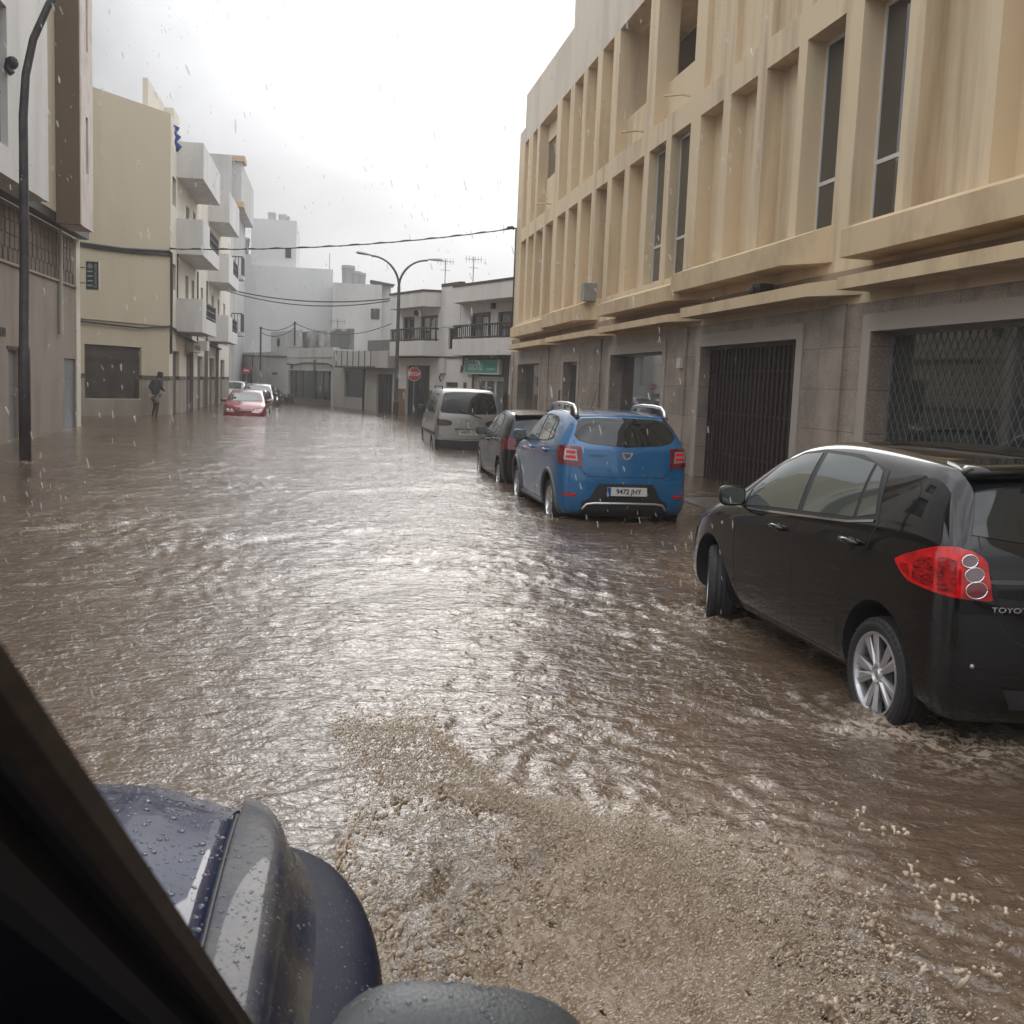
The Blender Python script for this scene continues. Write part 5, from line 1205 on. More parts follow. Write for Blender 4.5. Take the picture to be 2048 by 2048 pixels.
def cables():
    m = MB(); P = sag((-6.16, 44.2, 6.42), (7.36, 43.95, 8.02), .28, 60)
    m.tube(P, .022, 5); m.tube([(x, y + .025 * math.sin(i * 1.4), z + .03 * math.cos(i * 1.4) + .01) for i, (x, y, z) in enumerate(P)], .016, 5)
    m.tube([(7.0, 43.96, 8.0), (7.2, 43.96, 8.05), (7.3, 43.96, 7.98)], .06, 6)
    tag(m.build('overhead_cable', M_cab, smooth=True), 'twisted black cable crossing the street from the cream building to the ochre one', 'cable')
    m = MB(); m.tube(sag((-5.93, 66, 6.64), (3.3, 58.5, 6.05), .42), .035, 5); m.tube(sag((-5.93, 66, 6.52), (3.3, 58.5, 5.95), .55), .03, 5)
    tag(m.build('overhead_cable', M_cab, smooth=True), 'pair of sagging cables running to the double street lamp from the left', 'cable')
    for x, z0, z1, lab in ((-4.0, 2.0, 4.55, 'shorter dark wire pole on the low white house roof'), (-2.03, 3.5, 4.95, 'taller dark wire pole on the mouldy roof room')):
        m = MB(); m.tube([(x, 66, z0), (x, 66, z1)], .055, 6); m.tube([(x - .08, 65.98, z1 - .1), (x + .1, 65.98, z1 - .1)], .03, 5)
        tag(m.build('wire_pole', M_dkfr), lab, 'pole')
    m = MB(); m.tube(sag((-4.0, 66, 4.5), (-2.03, 66, 4.85), .28), .022, 5); m.tube(sag((-3.95, 66, 4.2), (-2.03, 66, 4.6), .35), .022, 5)
    tag(m.build('overhead_cable', M_cab), 'short slack cables strung between the two dark roof poles', 'cable')
    m = MB(); m.tube(sag((-2.03, 66, 4.85), (3.3, 59, 4.75), .62), .022, 5); tag(m.build('overhead_cable', M_cab), 'thin cable dipping from the taller roof pole towards the double street lamp', 'cable')
    for i, (x, y, z0, z1, lab) in enumerate(((6.0, 58, 5.7, 8.2, 'left of two aerials on the white balcony house'), (7.5, 58, 5.7, 8.4, 'right of two aerials on the white balcony house, nearer the ochre building'), (.48, 65.8, 2.3, 5.2, 'aerial mast at the left end of the brown parapet'), (-.1, 90, 9, 11.7, 'thin mast on the big blank white block'))):
        m = MB(); m.tube([(x, y, z0), (x, y, z1)], .025, 5)
        if i < 3:
            zt = z1 - .12
            m.tube([(x - .45, y, zt), (x + .45, y, zt)], .018, 4)
            for k in range(6): m.tube([(x - .4 + k * .16, y, zt - .18), (x - .4 + k * .16, y, zt + .18)], .012, 4)
            m.tube([(x - .25, y, zt - .45), (x + .25, y, zt - .45)], .016, 4)
        tag(m.build('aerial', pm('aerial_grey', (.16, .16, .16), .5, .4)), lab, 'aerial', 'aerials on the roofs')
cables()
def planters():
    # rough dark stone heap along the white wall
    m = MB(); random.seed(5)
    for k in range(60):
        t = random.random(); x = -4.6 + 2.3 * t; y = 74.5 - 5.5 * t * 1.05 + random.uniform(-.7, -.2); r = random.uniform(.15, .4)
        m.ball((x, y, random.uniform(-.3, .55 - .1 * t)), r, 6, 0, (1, 1, random.uniform(.6, 1.2)))
    tag(m.build('rubble', pm('rubble_dark', (.05, .045, .042), .9)), 'dark heap of rubble and scrub at the foot of the white wall', 'rubble', kind='stuff')
planters()

# ---------------------------------------------------------------- person
def skin_mesh(name, joints, edges, radii, mat, parent, sub=2, root=0):
    me = bpy.data.meshes.new(name); me.from_pydata(joints, edges, []); o = bpy.data.objects.new(name + '_t', me); C.objects.link(o)
    o.modifiers.new('s', 'SKIN')
    for i, v in enumerate(me.skin_vertices[0].data):
        r = radii[i]; v.radius = r if isinstance(r, tuple) else (r, r); v.use_root = (i == root)
    s = o.modifiers.new('ss', 'SUBSURF'); s.levels = sub; s.render_levels = sub
    o = evaluated(o, name); o.data.materials.clear(); o.data.materials.append(mat); smooth(o); o.parent = parent
    return o
def person():
    g = empty('person', (-6.52, 43.0, -.10), math.radians(-38), 'person in a dark hooded jacket and patterned shorts wading past the cream building', 'person')
    skin = pm('skin_dark', (.05, .03, .022), .6)
    # local +y is the walking direction
    J = [(0, 0, .92), (0, .03, 1.08), (0, .10, 1.30), (0, .16, 1.46), (0, .22, 1.56), (0, .28, 1.68), (0, .29, 1.78),
         (-.10, 0, .88), (-.12, .12, .50), (-.12, -.02, .08), (-.12, .12, .03),
         (.10, 0, .88), (.11, .04, .48), (.12, -.06, .08), (.12, .06, .03),
         (-.19, .12, 1.42), (-.26, .0, 1.17), (-.22, .16, 1.0), (-.20, .24, .96),
         (.19, .12, 1.42), (.25, .08, 1.15), (.20, .28, 1.06), (.18, .34, 1.05)]
    Ed = [(0, 1), (1, 2), (2, 3), (3, 4), (4, 5), (5, 6), (0, 7), (7, 8), (8, 9), (9, 10), (0, 11), (11, 12), (12, 13), (13, 14), (3, 15), (15, 16), (16, 17), (17, 18), (3, 19), (19, 20), (20, 21), (21, 22)]
    Rr = [(.15, .11), (.14, .10), (.17, .12), (.15, .10), .055, .095, .085, .09, .062, .04, .035, .09, .062, .042, .035, .06, .045, .035, .03, .06, .045, .035, .03]
    b = skin_mesh('body', J, Ed, Rr, skin, g)
    # jacket: torso and sleeves
    K = [(0, 0, .84), (0, .03, 1.05), (0, .10, 1.30), (0, .16, 1.47), (-.20, .12, 1.43), (-.28, -.01, 1.17), (-.23, .15, 1.02), (.20, .12, 1.43), (.27, .07, 1.15), (.21, .27, 1.07)]
    skin_mesh('jacket', K, [(0, 1), (1, 2), (2, 3), (3, 4), (4, 5), (5, 6), (3, 7), (7, 8), (8, 9)], [(.185, .14), (.18, .14), (.20, .15), (.15, .12), .08, .065, .055, .08, .065, .055], pm('jacket_grey', (.045, .05, .058), .8), g)
    skin_mesh('hood', [(0, .17, 1.50), (0, .24, 1.60), (0, .27, 1.70), (0, .28, 1.79)], [(0, 1), (1, 2), (2, 3)], [.10, .10, .125, .10], pm('hood_black', (.012, .012, .018), .8), g)
    skin_mesh('shorts', [(0, 0, .92), (-.10, .02, .84), (-.12, .10, .58), (.10, 0, .84), (.115, .0, .56)], [(0, 1), (1, 2), (0, 3), (3, 4)], [(.17, .13), .12, .10, .12, .10], pm('shorts_pattern', (.36, .34, .30), .8, var=.6, vscale=14, thr=(.45, .55)), g)
    m = MB()
    for s in (-1, 1): m.ball((.035 * s, .385, 1.715), .012, 8)
    m.build('eye', M_ink, b)
    m = MB(); m.ball((0, .40, 1.69), .02, 8, 0, (.7, 1, 1.3)); m.build('nose', skin, b)
person()
struct(pavement(-9.5, -6.0, 36, 43.8, .28), 'pavement', MATS['wet_paving'])

# ---------------------------------------------------------------- flood water
def water():
    # rows get coarser with distance
    ys = [-2.0]; 
    while ys[-1] < 100: ys.append(ys[-1] + max(.022, .0058 * abs(ys[-1]) + .004) if ys[-1] > 1.0 else ys[-1] + .06)
    ys += [110, 140, 200, 400]
    xs = []; x = 0
    while x < 12: xs.append(x); x += .026 if x < 2.4 else (.045 if x < 4 else .09)
    xs += [13, 20, 60, 200]; xs = [-a for a in xs[:0:-1]] + xs
    X, Y = np.meshgrid(np.array(xs), np.array(ys)); Z = np.zeros_like(X)
    cell = np.maximum(.03, .0058 * np.abs(Y)) ; cell = np.where(np.abs(X) > 2.4, np.maximum(cell, .045), cell); cell = np.where(np.abs(X) > 4, np.maximum(cell, .09), cell)
    R = np.random.RandomState(5)
    # slow warp so that crests wander
    wx = X + .25 * np.sin(Y * 1.7 + 1) + .18 * np.sin(X * 2.3 + Y * .9) + .08 * np.sin(Y * 5.1 - X * 3.2)
    wy = Y + .25 * np.sin(X * 1.9 + 2) + .15 * np.sin(Y * 2.6 - X * 1.1) + .07 * np.sin(X * 5.7 + Y * 2.2)
    env = .65 + .35 * np.sin(.55 * X + .31 * Y + .8 * np.sin(.4 * Y)) * np.sin(.37 * X - .45 * Y + 1.2)
    for k in range(110):
        lam = math.exp(R.uniform(math.log(.13), math.log(2.4))); th = R.normal(PI / 2, .75) if R.rand() < .7 else R.uniform(0, PI); ph = R.uniform(0, 2 * PI)
        kk = 2 * PI / lam; A = .0031 * lam ** .85 * R.uniform(.5, 1.3)
        s = np.sin(kk * (wx * math.cos(th) + wy * math.sin(th)) + ph)
        s = 1 - 2 * np.abs(s) ** 1.2 if lam < .6 else s      # peaked crests for the chop
        wgt = np.clip((lam / cell - 2.5) / 3, 0, 1)
        Z += A * s * wgt * env * (.36 if lam > .8 else 1)
    # wash around tyres, posts and walls
    for (a, b, r, h) in ((3.0, 5.3, .5, .03), (2.98, 8.0, .5, .025), (3.05, 14, .5, .02), (3.02, 16.6, .4, .02), (3.1, 18.9, .4, .02), (-5.35, 20.5, .5, .03), (3.24, 52.6, .6, .02)):
        d = np.hypot(X - a, (Y - b) * .8); Z += h * np.exp(-(d / r) ** 2) * (.4 + .6 * np.sin(d * 38 + 5 * np.arctan2(Y - b, X - a)))
    # disturbed water around the passing vehicle's splash
    d = np.hypot((X - .9) / 1.0, (Y - 3.4) / 1.3); 
    N = np.zeros_like(X)
    for k in range(40):
        lam = R.uniform(.09, .3); th = R.uniform(0, 2 * PI); ph = R.uniform(0, 2 * PI)
        N += np.sin(2 * PI / lam * (wx * math.cos(th) + wy * math.sin(th)) + ph)
    Z += np.exp(-d ** 2) * N * .0018 * np.clip((.16 / cell - 2.5) / 2, 0, 1)
    FO = np.zeros_like(X)
    for (a, b, r) in ((2.98, 5.32, .34), (3.2, 5.1, .3), (2.95, 7.95, .36), (3.02, 14.0, .35), (3.02, 16.5, .35), (3.1, 18.9, .35), (3.0, 21.3, .3), (2.9, 28.8, .4), (2.9, 31.6, .4), (-5.35, 20.5, .3), (3.24, 52.6, .5), (-3.45, 46.0, 1.2)):
        FO += np.exp(-(np.hypot(X - a + .12 * np.sin(Y * 9), (Y - b) * .7 + .2) / r) ** 2)
    FO += .8 * np.exp(-((X + 7.1) / .25) ** 2) * (Y > 15) * (Y < 33.4) + .5 * np.exp(-((X - 5.5) / .12) ** 2) * (Y < 24) + 1.3 * np.exp(-(np.hypot((X - 1.1) / .75, (Y - 3.4) / 1.0)) ** 2)
    fade = np.clip((np.abs(X) - 11) / 1.5, 0, 1); Z *= (1 - fade) * np.clip((105 - Y) / 20, 0, 1)
    ny, nx = X.shape
    me = bpy.data.meshes.new('water'); me.vertices.add(nx * ny)
    me.vertices.foreach_set('co', np.stack([X, Y, Z], -1).reshape(-1).astype(np.float32))
    i = np.arange((ny - 1) * (nx - 1)); r_ = i // (nx - 1); c_ = i % (nx - 1); a = r_ * nx + c_
    q = np.stack([a, a + 1, a + nx + 1, a + nx], -1).astype(np.int32)
    me.loops.add(q.size); me.loops.foreach_set('vertex_index', q.reshape(-1)); me.polygons.add(len(q))
    me.polygons.foreach_set('loop_start', (np.arange(len(q)) * 4).astype(np.int32)); me.polygons.foreach_set('use_smooth', np.ones(len(q), bool))
    me.update(calc_edges=True)
    at_ = me.attributes.new('foam', 'FLOAT', 'POINT'); at_.data.foreach_set('value', np.clip(FO, 0, 1.5).reshape(-1).astype(np.float32))
    m = bpy.data.materials.new('flood_water'); m.use_nodes = True; t = m.node_tree; b = t.nodes['Principled BSDF']
    b.inputs['IOR'].default_value = 1.36; b.inputs['Roughness'].default_value = .07; b.inputs['Specular IOR Level'].default_value = 1.0
    co = t.nodes.new('ShaderNodeTexCoord')
    def noise(sc, stretch, det=3, rough=.55, dist=0.0, rz=0.0):
        ma = t.nodes.new('ShaderNodeMapping'); ma.inputs['Scale'].default_value = stretch; ma.inputs['Rotation'].default_value = (0, 0, rz); t.links.new(co.outputs['Object'], ma.inputs[0])
        n = t.nodes.new('ShaderNodeTexNoise'); n.inputs['Scale'].default_value = sc; n.inputs['Detail'].default_value = det; n.inputs['Roughness'].default_value = rough; n.inputs['Distortion'].default_value = dist
        t.links.new(ma.outputs[0], n.inputs['Vector']); return n.outputs[0]
    def rng(v, a0, a1, b0=0., b1=1.):
        r = t.nodes.new('ShaderNodeMapRange'); t.links.new(v, r.inputs[0]); r.inputs[1].default_value = a0; r.inputs[2].default_value = a1; r.inputs[3].default_value = b0; r.inputs[4].default_value = b1; return r.outputs[0]
    def mixc(f, c1, c2):
        x = t.nodes.new('ShaderNodeMix'); x.data_type = 'RGBA'; t.links.new(f, x.inputs[0])
        for i_, c in ((6, c1), (7, c2)):
            if isinstance(c, tuple): x.inputs[i_].default_value = (*c, 1)
            else: t.links.new(c, x.inputs[i_])
        return x.outputs[2]
    def mul(a_, b_):
        x = t.nodes.new('ShaderNodeMath'); x.operation = 'MULTIPLY'; t.links.new(a_, x.inputs[0])
        if isinstance(b_, float): x.inputs[1].default_value = b_
        else: t.links.new(b_, x.inputs[1])
        return x.outputs[0]
    mud = mixc(rng(noise(.7, (1, .5, 1), 4), .35, .65), (.108, .072, .047), (.076, .050, .033))
    # thin foam: streaky specks gathered in drifting bands
    fo = mul(rng(noise(26, (1, .45, 1), 5, .7, .6, .35), .56, .66), rng(noise(1.1, (1, .35, 1), 3, .5, .5, .35), .46, .66))
    fa = t.nodes.new('ShaderNodeAttribute'); fa.attribute_name = 'foam'
    fm = mul(rng(noise(19, (1, .8, 1), 5, .7, .8), .44, .58), fa.outputs['Fac'])
    sm_ = t.nodes.new('ShaderNodeMath'); sm_.operation = 'MAXIMUM'; t.links.new(fo, sm_.inputs[0]); t.links.new(fm, sm_.inputs[1]); cl_ = t.nodes.new('ShaderNodeMath'); cl_.operation = 'MINIMUM'; cl_.inputs[1].default_value = 1; t.links.new(sm_.outputs[0], cl_.inputs[0]); fo = cl_.outputs[0]
    col = mixc(mul(fo, .75), mud, (.40, .33, .25))
    t.links.new(col, b.inputs['Base Color'])
    t.links.new(rng(fo, 0, 1, .07, .35), b.inputs['Roughness'])
    bp1 = t.nodes.new('ShaderNodeBump'); bp1.inputs['Distance'].default_value = .027; bp1.inputs['Strength'].default_value = .8; t.links.new(noise(7, (.8, 1.25, 1), 3, .5, .8), bp1.inputs['Height'])
    bp2 = t.nodes.new('ShaderNodeBump'); bp2.inputs['Distance'].default_value = .0075; bp2.inputs['Strength'].default_value = .9; t.links.new(noise(27, (1, .9, 1), 3, .6, .9, .3), bp2.inputs['Height']); t.links.new(bp1.outputs[0], bp2.inputs['Normal'])
    t.links.new(bp2.outputs[0], b.inputs['Normal'])
    me.materials.append(m)
    o = bpy.data.objects.new('water', me); C.objects.link(o); o['kind'] = 'structure'
    return o
water()

# ---------------------------------------------------------------- splash thrown up by the passing vehicle
def ico(sub=1):
    bm = bmesh.new(); bmesh.ops.create_icosphere(bm, subdivisions=sub, radius=1); v = np.array([p.co[:] for p in bm.verts]); f = np.array([[q.index for q in p.verts] for p in bm.faces]); bm.free(); return v, f
def many(name, centers, scales, rots, sub=1):
    v, f = ico(sub); n = len(centers); nv = len(v)
    V = v[None] * scales[:, None, :]
    if rots is not None: V = np.einsum('nij,nkj->nki', rots, V)
    V = V + centers[:, None, :]; Fi = f[None] + (np.arange(n) * nv)[:, None, None]
    me = bpy.data.meshes.new(name); V = V.reshape(-1, 3); Fi = Fi.reshape(-1, 3)
    me.vertices.add(len(V)); me.vertices.foreach_set('co', V.reshape(-1).astype(np.float32)); me.loops.add(Fi.size); me.loops.foreach_set('vertex_index', Fi.reshape(-1).astype(np.int32))
    me.polygons.add(len(Fi)); me.polygons.foreach_set('loop_start', (np.arange(len(Fi)) * 3).astype(np.int32)); me.polygons.foreach_set('use_smooth', np.ones(len(Fi), bool)); me.update(calc_edges=True)
    return me
def rand_rot(n, R):
    q = R.normal(size=(n, 4)); q /= np.linalg.norm(q, axis=1)[:, None]; w, x, y, z = q.T
    return np.stack([np.stack([1 - 2 * (y * y + z * z), 2 * (x * y - z * w), 2 * (x * z + y * w)], -1), np.stack([2 * (x * y + z * w), 1 - 2 * (x * x + z * z), 2 * (y * z - x * w)], -1), np.stack([2 * (x * z - y * w), 2 * (y * z + x * w), 1 - 2 * (x * x + y * y)], -1)], 1)
def lump(x, y, R, n, l0, l1):
    s = np.zeros_like(x)
    for k in range(n):
        lam = R.uniform(l0, l1); th = R.uniform(0, 2 * PI); s += np.sin(2 * PI / lam * (x * math.cos(th) + y * math.sin(th)) + R.uniform(0, 6.28))
    return s / math.sqrt(n)
def splash():
    R = np.random.RandomState(21); n = 84000
    x = R.uniform(-.02, 1.85, n); y = R.uniform(1.35, 4.3, n)
    edge = lump(x, y, np.random.RandomState(3), 14, .12, .6); edge2 = lump(x, y, np.random.RandomState(13), 12, .06, .2)
    xmax = 1.40 + .10 * np.sin(y * 3) - np.clip(y - 3.15, 0, 9) * .85 + np.clip(2.6 - y, 0, 1) * .15
    xmin = np.interp(y, [1.3, 2.2, 2.6, 3.0, 3.3, 3.6, 3.9], [.16, .15, .07, .02, .05, .15, .30])
    h = (.53 * np.exp(-((y - 3.2) / .55) ** 2) + .20 * np.exp(-((y - 2.3) / .8) ** 2) + .05) * np.exp(-np.clip(x - .30, 0, 9) / .55) * np.clip((x - xmin + .08) / .26, .3, 1)
    keep = (x < xmax + .10 * edge + .05 * edge2) & (y < 3.85 + .14 * edge + .06 * edge2) & (x > xmin + .035 * edge + .02 * edge2)
    hole = lump(x, y, np.random.RandomState(9), 16, .06, .26)
    near_edge = np.clip(1 - (xmax - x) / .6, 0, 1)
    hole2 = lump(x, y, np.random.RandomState(19), 16, .04, .16); up_ = np.clip((h - .16) / .2, 0, 1)
    keep &= ~(hole > 3.2 - 2.5 * near_edge - 1.2 * (y > 3.4) - 2.3 * up_) & ~(hole2 > 3.2 - 2.2 * up_); keep &= R.rand(n) < 1 - .82 * np.clip((h - .20) / .22, 0, 1) ** .8; keep &= R.rand(n) < 1 - .90 * np.clip((y - 3.0) / .35, 0, 1) * np.clip((1.0 - x) / .3, 0, 1)
    dens = np.clip((xmax + .1 - x) / .35, .2, 1); keep &= R.rand(n) < dens
    x, y, h = x[keep], y[keep], h[keep]; n = len(x)
    # ridges that fan out from the wheel, as thrown water does
    an = np.arctan2(y - 1.9, x + .35); ra = np.hypot(x + .35, y - 1.9); R4 = np.random.RandomState(4); tex = np.zeros_like(x)
    for q in range(22): tex += np.sin(an * R4.uniform(18, 90) + ra * R4.uniform(-7, 7) + R4.uniform(0, 6.28))
    up2 = np.clip((h - .20) / .2, 0, 1)
    tex = tex / math.sqrt(22) + .6 * lump(x, y, np.random.RandomState(14), 20, .06, .3)
    z = h + .010 * tex + R.normal(0, .003, n) * (1 + 2.5 * up2)
    r = R.uniform(.006, .0135, n) * (1 - .5 * up2) * (1 + .6 * (R.rand(n) < .05))
    sc = np.stack([r, r * R.uniform(.8, 1.6, n), r * R.uniform(.7, 1.3, n)], -1)
    me = many('splash_core', np.stack([x, y, z], -1), sc, rand_rot(n, R), 1)
    o = bpy.data.objects.new('sp_t', me); C.objects.link(o)
    rm = o.modifiers.new('r', 'REMESH'); rm.mode = 'VOXEL'; rm.voxel_size = .0048
    sm = o.modifiers.new('s', 'SMOOTH'); sm.factor = .55; sm.iterations = 3
    o = evaluated(o, 'water_splash')
    k = 135000
    dx = np.where(R.rand(k) < .72, R.uniform(.02, 1.8, k), R.normal(1.45, .34, k)); dy = R.uniform(1.3, 4.5, k)
    xm = 1.5 - np.clip(dy - 3.15, 0, 9) * .7
    dz = (.50 * np.exp(-((dy - 3.15) / .6) ** 2) + .24 * np.exp(-((dy - 2.3) / .9) ** 2) + .05) * np.exp(-np.clip(dx - .32, 0, 9) / .6) + np.abs(R.normal(0, .022, k)) * np.where(R.rand(k) < .12, 3.5, 1) + .004
    kp = (dx > np.interp(dy, [1.3, 2.2, 3.0], [.15, .13, .03])) & (dx < xm + .55) & (R.rand(k) < np.clip(1.15 - (dx - xm + .15) / .35, .10, 1)) & (dy < 3.95 + .16 * lump(dx, dy, np.random.RandomState(3), 14, .12, .6) + R.exponential(.06, k)) & (dx > np.interp(dy, [2.6, 3.0, 3.3, 3.6, 3.9], [.06, .03, .06, .16, .31]) + .05 * lump(dx, dy, np.random.RandomState(5), 14, .12, .5) - R.exponential(.03, k)) & ((lump(dx, dy, np.random.RandomState(7), 14, .05, .18) > -1.0) | (R.rand(k) < .25)); dx, dy, dz = dx[kp], dy[kp], dz[kp]; k = len(dx)
    rr = np.clip(np.exp(R.normal(math.log(.0021), .42, k)), .0009, .010)
    big = (dx > 1.3) & (R.rand(k) < .02); rr = np.where(big, rr * 2.6, rr)
    sc = np.stack([rr * R.uniform(1.0, 3.2, k), rr * .85, rr * .85], -1)
    aa = np.arctan2(dy - 1.9, dx + .35) + R.normal(0, .35, k); el = R.normal(.0, .35, k); ca, sa = np.cos(aa), np.sin(aa); ce, se = np.cos(el), np.sin(el); zz = np.zeros(k)
    rot = np.stack([np.stack([ca * ce, -sa, -ca * se], -1), np.stack([sa * ce, ca, -sa * se], -1), np.stack([se, zz, ce], -1)], 1)
    me2 = many('drops', np.stack([dx, dy, dz], -1), sc, rot, 1)
    # a few thrown, torn sheets: clusters of larger drops that merge
    bm = bmesh.new(); bm.from_mesh(o.data); bm.from_mesh(me2); bm.to_mesh(o.data); bm.free(); smooth(o)
    cl = []; 
    for q in range(46):
        cx, cy = R.uniform(1.25, 2.2), R.uniform(2.0, 3.7); cz = R.uniform(.02, .16); ln = R.uniform(.02, .09); a = R.uniform(0, 6.28)
        for j in range(R.randint(4, 12)):
            t = R.uniform(-1, 1); cl.append((cx + t * ln * math.cos(a) + R.normal(0, .008), cy + t * ln * math.sin(a) + R.normal(0, .008), cz + R.normal(0, .008) + t * .02, R.uniform(.005, .0115)))
    cl = np.array(cl); me3 = many('torn', cl[:, :3], np.repeat(cl[:, 3:], 3, 1), None, 2)
    o3 = bpy.data.objects.new('t3', me3); C.objects.link(o3); rm = o3.modifiers.new('r', 'REMESH'); rm.mode = 'VOXEL'; rm.voxel_size = .004; sm = o3.modifiers.new('s', 'SMOOTH'); sm.factor = .5; sm.iterations = 3; o3 = evaluated(o3, 't3')
    bm = bmesh.new(); bm.from_mesh(o.data); bm.from_mesh(o3.data); bm.to_mesh(o.data); bm.free(); smooth(o); bpy.data.objects.remove(o3)
    mt = pm('splash_foam', (.44, .355, .27), .13, var=.35, vscale=7, dark=(.29, .22, .15), bump=.7, bscale=170, bdist=.004, spec=.9, sss=(.35, .03))
    o.data.materials.clear(); o.data.materials.append(mt)
    tag(o, 'tan muddy spray thrown up beside the navy off-road vehicle', 'splash', kind='stuff')
splash()

# ---------------------------------------------------------------- navy off-road vehicle the photograph is taken from
def vehicle():
    V = empty('offroad_vehicle', (-.80, 1.4, -.2), 0, 'navy off-road vehicle with a rain-beaded bonnet, filling the near left corner', 'car')
    off = Vector((.80, -1.4, .2))
    P = pm('paint_navy', (.008, .014, .048), .55, .0, coat=.65, spec=.1)
    Pm = pm('paint_navy_muddy', (.010, .013, .030), .55, .0, coat=.3, spec=.3, var=.8, vscale=7, dark=(.06, .052, .042), stretch=(1, 1, .5), bump=.2, bscale=60)
    def L(mb): mb.v = [(x + off.x, y + off.y, z + off.z) for x, y, z in mb.v]; return mb
    hz = [(.70, 1.005), (.95, 1.0), (1.25, .990), (1.5, .978), (1.7, .960), (1.85, .940), (1.98, .916), (2.08, .890), (2.15, .858), (2.17, .80)]
    # bonnet
    m = MB(); xs = np.linspace(-1.46, -.150, 44); vs = []; rows = []
    fine = []
    for (a, b), (c, d) in zip(hz, hz[1:]):
        for k in range(4): fine.append((a + (c - a) * k / 4, b + (d - b) * k / 4))
    fine.append(hz[-1])
    for y, z in fine:
        for x in xs:
            u = (x + .805) / .655; rise = .035 * (1 - u * u)
            emb = -.010 * (1 / (1 + math.exp(-(abs(u) - .80) * 60)))      # raised centre panel
            yy = y - (.07 * max(0, abs(u) - .8) / .2 if y > 1.9 else 0)
            vs.append((x, yy, z + rise + emb))
    n = len(xs); fs = [(i * n + j, i * n + j + 1, (i + 1) * n + j + 1, (i + 1) * n + j) for i in range(len(fine) - 1) for j in range(n - 1)]
    k0 = len(vs)
    m.add(vs, fs)
    # turned-down right edge
    m.add([(x + .0, y, z) for (x, y, z) in [vs[i * n + n - 1] for i in range(len(fine))]] + [(vs[i * n + n - 1][0], vs[i * n + n - 1][1], vs[i * n + n - 1][2] - .03) for i in range(len(fine))],
          [(i, i + 1, len(fine) + i + 1, len(fine) + i) for i in range(len(fine) - 1)])
    bonnet = L(m).build('bonnet', P, V, smooth=True, merge=True)
    # wing: lofted rings in plan at different heights
    def ringpts(x0, xs_, yf, zoff):
        pass
    # profile across the wing (x offsets) for a set of stations along y
    st = []
    for y in [.72, .9, 1.1, 1.25, 1.4, 1.55, 1.68, 1.8, 1.9, 1.98, 2.05, 2.11, 2.16]:
        z0 = np.interp(y, [a for a, b in hz], [b for a, b in hz]) - .009
        xe = float(np.interp(y, [.7, 1.2, 1.7, 1.83, 1.92, 1.99, 2.05, 2.11, 2.16], [-.082, -.078, -.076, -.079, -.090, -.105, -.116, -.122, -.124]))
        xo = float(np.interp(y, [.72, 1.0, 1.2, 1.50, 1.70, 1.87, 1.98, 2.06, 2.11, 2.14, 2.16], [-.03, .03, .080, .104, .094, .064, .026, -.020, -.065, -.10, -.135])); xo = max(xo, xe + .012); g_ = xo - xe
        prof = [(-.141, z0), (-.125, z0 + .001), (xe - .012, z0 - .002), (xe + .10 * g_, z0 - .012), (xe + .16 * g_, z0 - .030), (xe + .22 * g_, z0 - .058), (xe + .30 * g_, z0 - .082),
                (xe + .42 * g_, z0 - .094), (xe + .62 * g_, z0 - .100), (xe + .88 * g_, z0 - .112), (xo, z0 - .145), (xo + .004, z0 - .26), (xo - .02, z0 - .34)]
        prof[1] = (-.138, z0 + .001); prof[2] = (xe - .008, z0 - .002)
        st.append([(x, y, z) for x, z in prof])
    # front closing station
    st.append([(x - .02, 2.175, z - .03) for x, y, z in st[-1]])
    npf = len(st[0]); vs = [p for s_ in st for p in s_]
    top = [(i * npf + j, (i + 1) * npf + j, (i + 1) * npf + j + 1, i * npf + j + 1) for i in range(len(st) - 1) for j in range(0, 7)]
    fl_ = [(i * npf + j, (i + 1) * npf + j, (i + 1) * npf + j + 1, i * npf + j + 1) for i in range(len(st) - 1) for j in range(7, npf - 1)]
    def part(nm, faces, mat, mod=True):
        mm = MB(); mm.add(vs, faces); o = L(mm).build(nm, mat, V, smooth=True)
        bm = bmesh.new(); bm.from_mesh(o.data); bmesh.ops.delete(bm, geom=[v for v in bm.verts if not v.link_faces], context='VERTS'); bm.to_mesh(o.data); bm.free()
        s_ = o.modifiers.new('s', 'SUBSURF'); s_.levels = 2; s_.render_levels = 2
        par = o.parent; o.parent = None; o = evaluated(o, nm); o.parent = par; return o
    wing = part('wing', top, Pm); flare = part('wheel_flare', fl_, pm('flare_dark', (.006, .009, .024), .5, var=.5, vscale=20, bump=.08, bscale=300, dark=(.010, .013, .026), spec=.1))
    m = MB(); m.box(-.152, -.139, .72, 1.95, .70, .80); m.box(-1.46, -.15, .7, 2.08, .55, .6); L(m).build('engine_bay', M_ink, V)
    m = MB(); m.tube([(-.1455, y, float(np.interp(y, [a for a, b in hz], [b for a, b in hz])) - .016) for y in np.linspace(.72, 1.9, 30)], .0050, 6); L(m).build('bonnet_seal', M_ink, V, smooth=True)
    m = MB(); m.box(-1.48, -.22, 2.08, 2.13, .2, .74); m.box(-1.55, .0, 2.13, 2.25, .15, .45); L(m).build('front_bumper', M_blk, V)
    wheel(V, .80 - .02, 1.55 - 1.4, .36, .24, .20, 1, 7, 0, z=.38)
    m = MB(); m.box(-1.55, -.10, -1.6, .72, .2, .98); L(m).build('body', Pm, V)
    m = MB(); m.box(-1.5, -.16, .45, .74, .9, 1.02); L(m).build('dashboard', M_ink, V)
